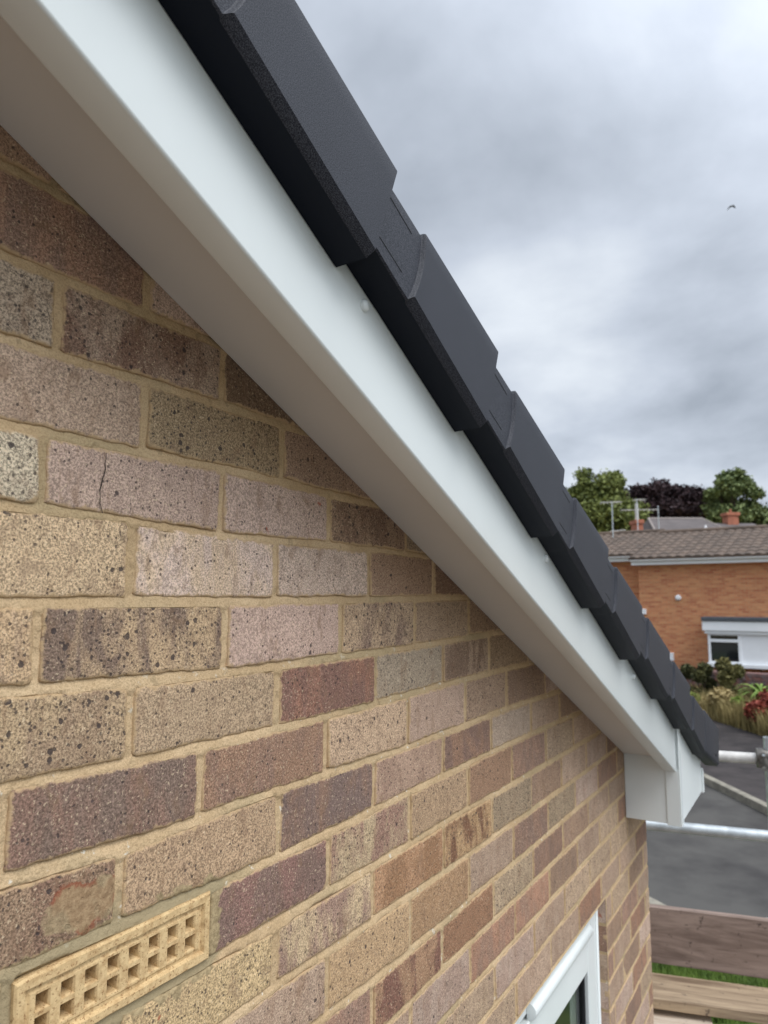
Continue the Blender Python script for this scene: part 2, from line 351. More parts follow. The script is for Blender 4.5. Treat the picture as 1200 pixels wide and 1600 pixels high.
# measured brick colours (as seen) : key (course, left perpend) -> colour, second colour, speckle, spots
def br(a, b=None, sp=.5, st=.2): return (a, b or a, sp, st)
BC = {(-3, 2): br((168, 152, 134), None, .9, .7), (-3, 3): br((124, 98, 84), (158, 138, 122), .5, .5), (-3, 4): br((118, 98, 80)),
 (-2, 2.5): br((172, 150, 132), None, .5, .1), (-2, 3.5): br((152, 133, 106), None, .7, .8), (-2, 4.5): br((150, 126, 108), None, .4, .3),
 (-1, 2): br((192, 180, 158), None, 1, .5), (-1, 3): br((180, 158, 145), (172, 150, 138), .5, .3), (-1, 4): br((182, 160, 148), None, .5, .2), (-1, 5): br((148, 124, 104), (128, 104, 88), .5, .8),
 (0, 2.5): br((198, 174, 142), None, .9, .3), (0, 3.5): br((196, 176, 164), (196, 174, 150), .5, .1), (0, 4.5): br((190, 170, 156), None, .7, .2), (0, 5.5): br((150, 124, 104), None, .3, .3), (0, 6.5): br((128, 102, 84)),
 (1, 2): br((186, 160, 128), (170, 148, 128), .8, .4), (1, 3): br((124, 106, 94), (178, 154, 124), .7, 1), (1, 4): br((182, 158, 146), None, .4, .15), (1, 5): br((176, 152, 126), (138, 116, 102), .8, .8), (1, 6): br((156, 134, 112), None, .5, .5), (1, 7): br((140, 116, 94)),
 (2, 2.5): br((172, 150, 120), (158, 136, 112), .8, 1), (2, 3.5): br((170, 148, 122), None, .7, .3), (2, 4.5): br((128, 98, 88), (144, 106, 90), .5, .1), (2, 5.5): br((158, 144, 126), None, .5, .4), (2, 6.5): br((158, 136, 116), (128, 106, 90), .5, .4), (2, 7.5): br((148, 126, 102)),
 (3, 3): br((122, 104, 94), (132, 106, 94), .5, .05), (3, 4): br((148, 118, 98), (138, 112, 98), .5, .05), (3, 5): br((188, 162, 136), None, .8, .6), (3, 6): br((172, 148, 132), None, .4, .2), (3, 7): br((158, 134, 114), None, .5, .5),
 (4, 2.5): br((150, 126, 104), (132, 106, 90), .9, .6), (4, 3.5): br((174, 148, 120), None, .8, .2), (4, 4.5): br((118, 100, 94), (132, 106, 92), .3, .05), (4, 5.5): br((166, 140, 122), (152, 126, 110), .4, .3), (4, 6.5): br((126, 102, 92), (142, 112, 94), .3, .2), (4, 7.5): br((168, 150, 134), None, .4, .2),
 (5, 4): br((124, 102, 94), (134, 104, 96), .5, 0), (5, 5): br((148, 118, 104), (178, 158, 128), .7, .4), (5, 6): br((172, 146, 118), None, .8, .5), (5, 7): br((150, 120, 98), None, .5, .4),
 (6, 3.5): br((192, 168, 128), None, .9, .5), (6, 4.5): br((152, 126, 112), (190, 168, 136), .8, .3), (6, 5.5): br((146, 112, 84), (166, 130, 100), .4, .2), (6, 6.5): br((172, 142, 106), (120, 88, 68), .5, .5),
 (7, 5): br((180, 152, 118), None, .6, .4), (7, 6): br((158, 128, 98), None, .5, .2), (8, 5.5): br((158, 126, 100), (124, 90, 78), .6, .2), (8, 6.5): br((142, 108, 84), None, .4, .2)}
PAL = [((172, 150, 132), (160, 136, 118), .5, .2, 3), ((182, 160, 134), (172, 150, 128), .8, .5, 3), ((128, 104, 94), (146, 114, 98), .4, .1, 3),
       ((150, 124, 104), (142, 118, 102), .5, .2, 3), ((180, 160, 148), (172, 148, 136), .4, .2, 2), ((154, 138, 114), (168, 150, 124), .8, .8, 1), ((152, 112, 92), (134, 106, 92), .3, .1, 1)]
PW = [p[4] for p in PAL]
G = 0.225
class Wall:
    """bricks as real blocks with ragged arrises standing proud of a mortar sheet"""
    def __init__(s): s.v = []; s.f = []; s.m = []; s.c1 = []; s.c2 = []; s.pa = []; s.e = []
    def vert(s, p, c1, c2, pa, e): s.v.append(tuple(p)); s.c1.append(c1); s.c2.append(c2); s.pa.append(pa); s.e.append(e); return len(s.v)-1
    def brick(s, fn, ua, ub, zb, zt, style, seed, fine=True, depth=0.012):
        c1, c2, sp, st = style
        k = 1.0
        ds = lambda c: tuple(v*.92+.08*(c[0]*.3+c[1]*.6+c[2]*.1) for v in c)
        C1 = S(*ds(c1), k); C2 = S(*ds(c2), k); pa = (sp, st, random.random(), 1)
        step = 0.0035 if fine else 0.2
        pts = []
        cr = 0.0035 if fine else 0
        def side(a, b, nrm):
            l = math.dist(a, b); n = max(1, int(l/step))
            for i in range(n):
                q = i/n; x = a[0]+(b[0]-a[0])*q; z = a[1]+(b[1]-a[1])*q
                if fine:
                    w_ = noise.noise((x*70, z*70, seed))*0.0016+noise.noise((x*260, z*260, seed+9))*0.0007+noise.noise((x*18, z*18, seed+4))*0.0016
                    dcorner = min(q, 1-q)*l
                    if dcorner < .005: w_ -= (1-dcorner/.005)**2*.0016
                    x += nrm[0]*w_; z += nrm[1]*w_
                pts.append((x, z))
        j = lambda a: random.uniform(-a, a)*(1 if fine else .5)
        A = (ua+j(.0012), zb(ua)+j(.0012)); B = (ub+j(.0012), zb(ub)+j(.0012)); Cc = (ub+j(.0012), zt(ub)+j(.0012)); D = (ua+j(.0012), zt(ua)+j(.0012))
        def curve(P0, P1, f, q0, q1):
            pass
        side(A, B, (0, -1)); side(B, Cc, (1, 0)); side(Cc, D, (0, 1)); side(D, A, (-1, 0))
        cx = sum(p[0] for p in pts)/len(pts); cz = sum(p[1] for p in pts)/len(pts)
        tx, tz, ty = j(.010), j(.014), j(.0007)
        n = len(pts); rings = []
        spec = [(0.0, depth, 1.0), (0.0, 0.0014, 1.0), (0.0010, 0.0003, 0.95), (0.0036, -0.0001, .62), (0.011, -0.0003, 0.0)] if fine else [(0.0, depth, 1.0), (0.0, 0.0, .5)]
        hw = (ub-ua)/2; hh = (D[1]-A[1])/2
        for ins, yy, e in spec:
            ring = []
            for x, z in pts:
                dx, dz = x-cx, z-cz
                xx = cx+dx*(1-ins/hw); z2 = cz+dz*(1-ins/max(.01, hh))
                yy2 = yy+(ty+tx*dx+tz*dz if yy < depth else 0)
                if fine and yy < depth: yy2 += noise.noise((xx*45, z2*45, seed+3))*.0006
                ring.append(s.vert(fn(xx, yy2, z2), C1, C2, pa, e))
            rings.append(ring)
        for r0, r1 in zip(rings, rings[1:]):
            for i in range(n):
                q = (i+1) % n; s.f.append((r0[i], r0[q], r1[q], r1[i])); s.m.append(0)
        s.f.append(tuple(rings[-1])); s.m.append(0)
    def quadgrid(s, fn, u0, u1, z0, z1, mat, y, nu=1, nz=1, clip=None):
        g = [[s.vert(fn(u0+(u1-u0)*i/nu, y, z0+(z1-z0)*k/nz), (0, 0, 0, 1), (0, 0, 0, 1), (0, 0, 0, 1), 0) for i in range(nu+1)] for k in range(nz+1)]
        for k in range(nz):
            for i in range(nu): s.f.append((g[k][i], g[k][i+1], g[k+1][i+1], g[k+1][i])); s.m.append(mat)
    def build(s, name, mats, flip=False):
        me = bpy.data.meshes.new(name); me.from_pydata(s.v, [], [f[::-1] for f in s.f] if flip else s.f)
        for m in mats: me.materials.append(m)
        me.polygons.foreach_set('material_index', s.m)
        for nm, dat in (('bcol', s.c1), ('bcol2', s.c2), ('bpar', s.pa)):
            a = me.attributes.new(nm, 'FLOAT_COLOR', 'POINT'); a.data.foreach_set('color', [x for c in dat for x in c])
        a = me.attributes.new('edge', 'FLOAT', 'POINT'); a.data.foreach_set('value', s.e)
        me.polygons.foreach_set('use_smooth', [True]*len(me.polygons)); me.set_sharp_from_angle(angle=R_(50))
        o = bpy.data.objects.new(name, me); COL.objects.link(o); return hp(o)

XC = 3.10                                  # corner of the house
WX0, WX1, WZ0, WZ1 = 1.30, 2.52, -1.95, -0.846   # window opening
MORT_Y = 0.0014
W = Wall()
fr = lambda u, y, z: (u, y, z)
PL = {}
for k in range(-19, 41):
    odd = (k % 2 != 0)
    n = -9.0 if odd else -9.5
    while n*G < XC+0.01:
        a, b = PERP.get(k, {}).get(n, n)*G, PERP.get(k, {}).get(n+1, n+1)*G
        if (k, n) not in BC and n > 5: a += noise.noise((n*3.1, k*1.7, 0))*.006; b += noise.noise(((n+1)*3.1, k*1.7, 0))*.006
        key = (k, n); n += 1
        PL.setdefault(k, []).append(a)
        b = min(b, XC+.005)
        ua, ub = a+.0046, b-.0046
        if ub-ua < .03: continue
        if k == 5 and key[1] == 3: continue
        if zj(k, ua)-0.005 > 0 and zj(k, (ua+ub)/2)+.0 > 0: pass
        zbf = lambda u, k=k: zj(k, u)+.0046; ztf = lambda u, k=k: zj(k-1, u)-.0044
        um = ua
        # left slope mirror side of the gable
        lim = zline(ua) if ua > RIDGE_X else -9
        if zbf(ua) > zline(max(ua, RIDGE_X)): continue
        # window opening
        if zbf(ua) < WZ1-.02 and ztf(ua) > WZ0 and ub > WX0 and ua < WX1:
            if ua < WX0-.04: ub = WX0-.001
            elif ub > WX1+.04: ua = WX1+.001
            else: continue
            if ub-ua < .025: continue
        st = BC.get(key)
        if st is None:
            p = random.choices(PAL, PW)[0]; q = random.uniform(.93, 1.06)
            mm = (156, 132, 112); st = (tuple((c*.76+m_*.24)*q for c, m_ in zip(p[0], mm)), tuple((c*.76+m_*.24)*q for c, m_ in zip(p[1], mm)), p[2], p[3])
        fine = (-6 <= k <= 22 and ub > 0.45)
        if ub > XC-.01: ub = XC
        W.brick(fr, ua, ub, zbf, ztf, st, key[1]*7.3+k*3.1, fine)
# mortar sheet (with the window and the air brick cut out)
def sheet(u0, u1, z0, z1):
    if u1-u0 > .002 and z1-z0 > .002: W.quadgrid(fr, u0, u1, z0, z1, 1, MORT_Y)
AB = (0.680, 0.902, -0.3735, -0.3065)
ZC = -.80
xs = [RIDGE_X, -1.4, -.9, -.4, .1, .45, WX0, 1.7, 2.1, WX1, 2.8, XC-.002]
for a, b in zip(xs, xs[1:]):
    z = -3.05
    fine = .44 < (a+b)/2 < WX1
    if a >= WX0-1e-6 and b <= WX1+1e-6: sheet(a, b, z, WZ0); z = WZ1
    elif fine: sheet(a, b, z, ZC); z = ZC
    if fine: continue
    v = [W.vert((a, MORT_Y, z), (0,)*4, (0,)*4, (0,)*4, 0), W.vert((b, MORT_Y, z), (0,)*4, (0,)*4, (0,)*4, 0),
         W.vert((b, MORT_Y, zline(b)+.03), (0,)*4, (0,)*4, (0,)*4, 0), W.vert((a, MORT_Y, zline(a)+.03), (0,)*4, (0,)*4, (0,)*4, 0)]
    W.f.append(tuple(v)); W.m.append(1)
def mort_y(u, z):
    k0 = int(round(-z/.076)); kk = min((k0-1, k0, k0+1), key=lambda k: abs(z-zj(k, u))); d = z-zj(kk, u)
    t_ = max(-1, min(1, d/.006))
    course = kk if d > 0 else kk+1
    du = min((abs(u-a) for a in PL.get(course, ())), default=1)
    away = min(max(0, abs(d)-.0058), max(0, du-.0058))
    y = MORT_Y+.0001+(.0014*t_ if abs(d) < .009 else .0004)+noise.noise((u*60, z*60, 1))*.0009+noise.noise((u*190, z*190, 5))*.0006+noise.noise((u*16, z*16, 2))*.0006
    return y+min(.006, away*1.3)
def fine_sheet(u0, u1, z0, st):
    nu = int((u1-u0)/st); zmax = zline(u0)+.03; nz = int((zmax-z0)/st); idx = {}
    for i in range(nu+1):
        u = u0+(u1-u0)*i/nu
        for j in range(nz+1):
            z = z0+j*st
            if z > zline(u)+.04: break
            idx[i, j] = W.vert((u, mort_y(u, z), z), (0,)*4, (0,)*4, (0,)*4, 0)
    for (i, j), v in idx.items():
        if (i+1, j) in idx and (i, j+1) in idx and (i+1, j+1) in idx:
            u = u0+(u1-u0)*(i+.5)/nu; z = z0+(j+.5)*st
            if AB[0]+.004 < u < AB[1]-.004 and AB[2]+.004 < z < AB[3]-.004: continue
            W.f.append((v, idx[i+1, j], idx[i+1, j+1], idx[i, j+1])); W.m.append(1)
fine_sheet(.45, WX0, ZC, .0028); fine_sheet(WX0, WX1, WZ1, .0045)
# reveals of the window, bricks end on
rz = WZ0
k = 11
while True:
    z1 = zj(k, 2.5)-.0045; z0 = zj(k+1, 2.5)+.0045
    if k == 11: z1 = WZ1
    if z1 < WZ0: break
    z0 = max(z0, WZ0)
    for X, sgn in ((WX1, 1), (WX0, -1)):
        p = random.choices(PAL, PW)[0]
        if z1-z0 > .02: W.brick(lambda u, y, z, X=X, sgn=sgn: (X+sgn*y, u, z), .002, .10, lambda u, z0=z0: z0, lambda u, z1=z1: z1, (p[0], p[1], p[2], p[3]), k*5.5, False, .004)
    k += 1
W.quadgrid(lambda u, y, z: (WX1+.0015, u, z), .001, .10, WZ0, WZ1, 1, 0)
W.quadgrid(lambda u, y, z: (WX0-.0015, u, z), .001, .10, WZ0, WZ1, 1, 0)
W.quadgrid(lambda u, y, z: (u, z, WZ1), WX0, WX1, .001, .10, 1, 0)
# hairline crack through one brick
M_crack = simple('crack', (0.03, 0.024, 0.02, 1), 1.0)
NY = Vector((0, 1, 0))
def crackline(pts, wd=.0008, y=-.0016):
    prev = None
    for i, (px, py) in enumerate(pts):
        q = hit(px, py, NY, y); ww = wd*random.uniform(.5, 1.2)
        a = W.vert((q.x-ww/2, y, q.z), (0,)*4, (0,)*4, (0,)*4, 0); b = W.vert((q.x+ww/2, y, q.z), (0,)*4, (0,)*4, (0,)*4, 0)
        if prev: W.f.append((prev[0], prev[1], b, a)); W.m.append(2)
        prev = (a, b)
crackline([(166, 708), (166, 716), (164, 724), (165, 732), (163, 741), (160, 748), (159, 757), (156, 765), (157, 776), (156, 786), (159, 795), (160, 802)], .0011)
gable = W.build('gable_wall', [M_brick, M_mortar, M_crack], True)

# front return wall (round the corner) and closing walls
W = Wall()
for k in range(9, 41):
    n = .5 if k % 2 else 0
    while n*G < 6:
        ua, ub = n*G+.005+(.0 if n else -.005), (n+1)*G-.005
        if n == .5: ua = .005
        p = random.choices(PAL, PW)[0]
        W.brick(lambda u, y, z: (XC-y, u, z), ua, ub, lambda u, k=k: zj(k, 3)+.0048, lambda u, k=k: zj(k-1, 3)-.0048, (p[0], p[1], p[2], p[3]), n*3+k, False)
        n += 1
W.quadgrid(lambda u, y, z: (XC-.003, u, z), .002, 6, -3.05, -.6, 1, 0)
W.build('front_wall', [M_brick, M_mortar])
b = MB(); b.box((RIDGE_X-4.9, .12, -3.05), (RIDGE_X-4.8, 6, -.6)); b.box((RIDGE_X-4.9, 5.9, -3.05), (XC-.02, 6, -.6))
b.prism([(RIDGE_X-4.9, -3.05), (RIDGE_X, -3.05), (RIDGE_X, 1.40), (RIDGE_X-4.9, -.62)], .0, .10)
b.prism([(RIDGE_X-4.9, -.6), (XC-.02, -.6), (RIDGE_X, 1.40)], 5.9, 6.0)
hp(b.build('rear_wall', simple('plain_brick', S(160, 136, 112), .9, .25, 12)))
# inner leaf with the window hole
b = MB(); b.box((RIDGE_X, .10, -3.05), (WX0, .2, -.55)); b.box((WX1, .10, -3.05), (XC-.01, .2, -.55)); b.box((WX0, .10, -3.05), (WX1, .2, WZ0)); b.box((WX0, .10, WZ1), (WX1, .2, -.55))
hp(b.build('inner_wall', simple('plaster', S(150, 145, 138), .9)))
b = MB(); b.box((1.0, 1.6, -3), (3.0, 1.65, -.6)); b.box((.95, .2, -3), (1.0, 1.65, -.6)); b.box((1.0, .2, -.66), (3, 1.6, -.6)); b.box((1.0, .2, -2.7), (3, 1.6, -2.65)); b.box((3.0, .2, -2.7), (3.04, 1.65, -.6))
hp(b.build('room_wall', simple('room', S(120, 112, 104), .9)))

# air brick -------------------------------------------------------------
def terracotta():
    m, t, b = newmat('buff_terracotta')
    tcn = nd(t, 'ShaderNodeTexCoord'); P = tcn.outputs['Object']
    def noi(s, d=3.0, r=.6):
        n = nd(t, 'ShaderNodeTexNoise', i_Scale=s, i_Detail=d, i_Roughness=r); t.links.new(P, n.inputs['Vector']); return n.outputs[0]
    r = nd(t, 'ShaderNodeValToRGB'); t.links.new(noi(90, 6, .75), r.inputs[0])
    r.color_ramp.elements[0].position = .34; r.color_ramp.elements[0].color = S(172, 140, 98)
    r.color_ramp.elements[1].position = .56; r.color_ramp.elements[1].color = S(208, 180, 134)
    v = nd(t, 'ShaderNodeMapRange', clamp=True); t.links.new(noi(420, 2, .6), v.inputs[0]); v.inputs[1].default_value = .60; v.inputs[2].default_value = .66
    mx = nd(t, 'ShaderNodeMixRGB'); t.links.new(M(t, 'MULTIPLY', v.outputs[0], .7), mx.inputs[0]); t.links.new(r.outputs[0], mx.inputs[1]); mx.inputs[2].default_value = S(125, 88, 54)
    t.links.new(mx.outputs[0], b.inputs['Base Color']); b.inputs['Roughness'].default_value = .85; b.inputs['Specular IOR Level'].default_value = .2
    bp = nd(t, 'ShaderNodeBump', i_Strength=.7, i_Distance=.0008); t.links.new(noi(260, 4, .65), bp.inputs['Height']); t.links.new(bp.outputs[0], b.inputs['Normal'])
    return m
M_tc = terracotta()
def air_brick():
    x0, x1, z0, z1 = AB
    b = MB()
    yf, yr, yp = -.0030, .0008, -.0006
    # stepped rim: outer ring, inner groove ring, panel
    rings = [(0, .006), (0, yf+.002), (.0018, yf), (.0085, yf), (.0105, yr), (.0135, yr), (.0150, yp)]
    prev = None
    def loop(ins, y, seg=14):
        vs = []
        cs = [(x0+ins, z0+ins), (x1-ins, z0+ins), (x1-ins, z1-ins), (x0+ins, z1-ins)]
        for i in range(4):
            a, c = cs[i], cs[(i+1) % 4]
            for k in range(seg):
                q = k/seg; x = a[0]+(c[0]-a[0])*q; z = a[1]+(c[1]-a[1])*q
                w_ = noise.noise((x*120, z*120, 3.3+ins*40))*.0009 if ins < .012 else 0
                vs.append((x+w_, y+w_*.5, z+w_))
        return vs
    for ins, y in rings:
        cur = len(b.v); vs = loop(ins, y); b.v += vs
        if prev is not None:
            n = len(vs)
            for i in range(n): j = (i+1) % n; b.f.append((prev+i, prev+j, cur+j, cur+i)); b.m.append(0)
        prev = cur
    # panel with 8 x 2 tapering square holes
    ix0, ix1, iz0, iz1 = x0+.015, x1-.015, z0+.015, z1-.015
    nx, nz = 8, 2; hx = .0118; hz = .0122
    gx = [ix0]; gz = [iz0]
    for i in range(nx):
        c = ix0+(ix1-ix0)*(i+.5)/nx; gx += [c-hx/2-.0012, c+hx/2+.0012]
    for i in range(nz):
        c = iz0+(iz1-iz0)*(i+.5)/nz; gz += [c-hz/2-.0012, c+hz/2+.0012]
    gx.append(ix1); gz.append(iz1)
    for i in range(len(gx)-1):
        for k in range(len(gz)-1):
            a, c, d, e = gx[i], gx[i+1], gz[k], gz[k+1]
            if i % 2 == 1 and k % 2 == 1:
                lv = []
                for ins, y in ((0, yp), (.0012, yp+.0022), (.0022, .022), (.0022, .05)):
                    lv.append([(a+ins, y, d+ins), (c-ins, y, d+ins), (c-ins, y, e-ins), (a+ins, y, e-ins)])
                for p, q in zip(lv, lv[1:]):
                    for s_ in range(4): t_ = (s_+1) % 4; b.add([p[s_], p[t_], q[t_], q[s_]], [(0, 1, 2, 3)])
                b.add(lv[-1], [(0, 1, 2, 3)], 1)
            else: b.add([(a, yp, d), (c, yp, d), (c, yp, e), (a, yp, e)], [(0, 1, 2, 3)])
    o = b.build('air_brick', [M_tc, M_black], recalc=False)
    bm = bmesh.new(); bm.from_mesh(o.data); bmesh.ops.remove_doubles(bm, verts=bm.verts, dist=1e-5); bmesh.ops.recalc_face_normals(bm, faces=bm.faces)
    bm.to_mesh(o.data); bm.free()
    return hp(o)
air_brick()

# window ------------------------------------------------------------------
def window():
    win = hp(empty('window', ((WX0+WX1)/2, .05, WZ0)))
    win.matrix_parent_inverse = Matrix.Translation((-3.1, 0, 3.0))
    def wp(o): o.parent = win; o.matrix_parent_inverse = Matrix.Translation((-(WX0+WX1)/2, -.05, -WZ0)); return o
    yF = .030
    x0, x1, z0, z1 = WX0+.003, WX1-.008, WZ0+.03, WZ1-.004
    def ringbox(b, x0, x1, z0, z1, wd, ya, yb, wt=None):
        wt = wt or wd
        b.box((x0, ya, z0), (x0+wd, yb, z1)); b.box((x1-wd, ya, z0), (x1, yb, z1))
        b.box((x0+wd, ya, z0), (x1-wd, yb, z0+wd)); b.box((x0+wd, ya, z1-wt), (x1-wd, yb, z1))
    b = MB(); ringbox(b, x0, x1, z0, z1, .052, yF, .095); wp(b.build('frame', M_upvc, bevel=.002))
    b = MB(); ringbox(b, x0+.040, x1-.045, z0+.04, z1-.064, .072, yF-.008, .08, .084); wp(b.build('sash', M_upvc, bevel=.003))
    gx0, gx1, gz0, gz1 = x0+.112, x1-.117, z0+.112, z1-.148
    b = MB(); ringbox(b, gx0, gx1, gz0, gz1, .006, yF+.002, .06); wp(b.build('gasket', M_gasket))
    gm, t, bb = newmat('window_glass'); bb.inputs['Base Color'].default_value = (.9, .95, .95, 1); bb.inputs['Roughness'].default_value = 0.02
    bb.inputs['Transmission Weight'].default_value = 1.0; bb.inputs['IOR'].default_value = 1.1; bb.inputs['Specular IOR Level'].default_value = .9
    bb.inputs['Coat Weight'].default_value = .15; bb.inputs['Coat Roughness'].default_value = .02
    b = MB(); b.box((gx0+.006, yF+.010, gz0+.006), (gx1-.006, yF+.016, gz1-.006)); wp(b.build('glass', gm))
    # trickle vent canopy along the head
    b = MB(); r = .017; seg = 10; xa, xb = 1.935, 2.405; zc = z1-.046
    prof = [(yF, zc-.019)]+[(yF-.004-.019*math.sin(math.pi*i/seg), zc-.019*math.cos(math.pi*i/seg)) for i in range(seg+1)]+[(yF, zc+.019)]
    n = len(prof); vs = [(xa, y, z) for y, z in prof]+[(xb, y, z) for y, z in prof]
    b.add(vs, [tuple(range(n)), tuple(range(2*n-1, n-1, -1))]+[(i, i+n, (i+1) % n+n, (i+1) % n) for i in range(n)])
    wp(b.build('trickle_vent', M_upvc, bevel=.0015, smooth=35))
    b = MB(); b.box((xb+.001, yF-.008, zc-.006), (xb+.012, yF, zc+.008)); wp(b.build('vent_slot', M_black))
    b = MB(); b.box((x0-.03, -.03, WZ0-.005), (x1+.008, .10, WZ0+.028)); wp(b.build('sill', M_upvc, bevel=.003))
    # mastic bead in the head and jamb
    b = MB(); b.tube((WX0, yF-.001, WZ1-.002), (WX1-.003, yF-.001, WZ1-.002), .005, seg=8); b.tube((WX1-.004, yF-.001, WZ1), (WX1-.004, yF-.001, WZ0), .0055, seg=8)
    wp(b.build('mastic_bead', M_upvc, smooth=True))
    # curtain
    b = MB(); nn = 90; vs = []; fs = []
    for i in range(nn+1):
        x = WX0+.02+(WX1-WX0-.02)*i/nn
        y = .17+.018*math.sin(i*1.05)+.012*math.sin(i*.37+1)
        vs += [(x, y, WZ0-.4), (x, y, WZ1-.02)]
    for i in range(nn): fs.append((2*i, 2*i+2, 2*i+3, 2*i+1))
    b.add(vs, fs); wp(b.build('curtain', simple('curtain', S(168, 160, 148), .9, .2, 20), smooth=True, recalc=False))
window()

# soffit, bargeboard, eave box ---------------------------------------------
def slopeprism(b, s0, s1, d0, d1, y0, y1, m=0):
    b.add([SP(s0, y0, d0), SP(s1, y0, d0), SP(s1, y1, d0), SP(s0, y1, d0), SP(s0, y0, d1), SP(s1, y0, d1), SP(s1, y1, d1), SP(s0, y1, d1)],
          [(0, 3, 2, 1), (4, 5, 6, 7), (0, 1, 5, 4), (1, 2, 6, 5), (2, 3, 7, 6), (3, 0, 4, 7)], m)
XB = 2.797
YB0, YB1 = -.1625, -.125
b = MB()
x0 = RIDGE_X
b.prism([(x0, zline(x0, 0)), (XB-.004, zline(XB-.004, 0)), (XB-.004, zline(XB-.004, .008)), (x0, zline(x0, .008))], YB1+.0005, -.0012)
hp(b.build('soffit_board', M_upvc_sof))
b = MB()
b.prism([(x0, zline(x0, -.040)), (XB-.008, zline(XB-.008, -.040)), (XB-.008, zline(XB-.008, .115)), (x0, zline(x0, .115))], YB0, YB1)
barge = hp(b.build('barge_board', M_upvc, bevel=.0035, seg=3, smooth=40))
for q in ((568, 478), (852, 873), (989, 1057)):
    P = hit(q[0], q[1], NY, YB0)
    b = MB(); nn = 16; vs = [P+Vector((0, -.0056, 0))]; fs = []
    for j_, (r, y) in enumerate(((.0045, -.0052), (.0068, -.0034), (.0072, .0005))):
        for i in range(nn): a = 2*math.pi*i/nn; vs.append(P+Vector((r*math.cos(a), y, r*math.sin(a))))
    for i in range(nn): fs.append((0, 1+(i+1) % nn, 1+i))
    for j_ in range(2):
        for i in range(nn): o_ = 1+j_*nn; fs.append((o_+i, o_+(i+1) % nn, o_+nn+(i+1) % nn, o_+nn+i))
    b.add(vs, fs); o = b.build('nail_cap', M_upvc, smooth=True); o.parent = barge
# eave box end
XE = 3.272; ZB = -.691; YO = -.170
b = MB()
b.prism([(XB, ZB), (XE, ZB), (XE, zline(XE, .10)), (XB, zline(XB, .10))], YO+.0035, -.0012)
b.box((XC+.003, .0, ZB+.006), (XE, 6, ZB+.012))
box = hp(b.build('eave_box', M_upvc, bevel=.0015))
b = MB()       # corner trim: an L that laps both faces
b.prism([(XB-.003, ZB-.004), (XB+.040, ZB-.004), (XB+.040, zline(XB+.04, .095)), (XB-.003, zline(XB-.003, .095))], YO-.001, YO+.0030)
b.box((XB-.0035, YO+.0032, ZB-.004), (XB-.0005, YO+.042, zline(XB, -.03)))
o = b.build('corner_trim', M_upvc, bevel=.0012); o.parent = box
b = MB(); b.box((XB+.014, YO-.0018, ZB+.004), (XB+.0165, YO-.0012, zline(XB+.02, .03))); o = b.build('trim_joint', simple('joint_grey', S(176, 180, 182), .5)); o.parent = box
b = MB()
b.prism([(XE, ZB-.004), (XE+.022, ZB-.004), (XE+.022, zline(XE+.022, .07)), (XE, zline(XE, .075))], YO-.003, 6.0)
hp(b.build('fascia_board', M_upvc, bevel=.0015))

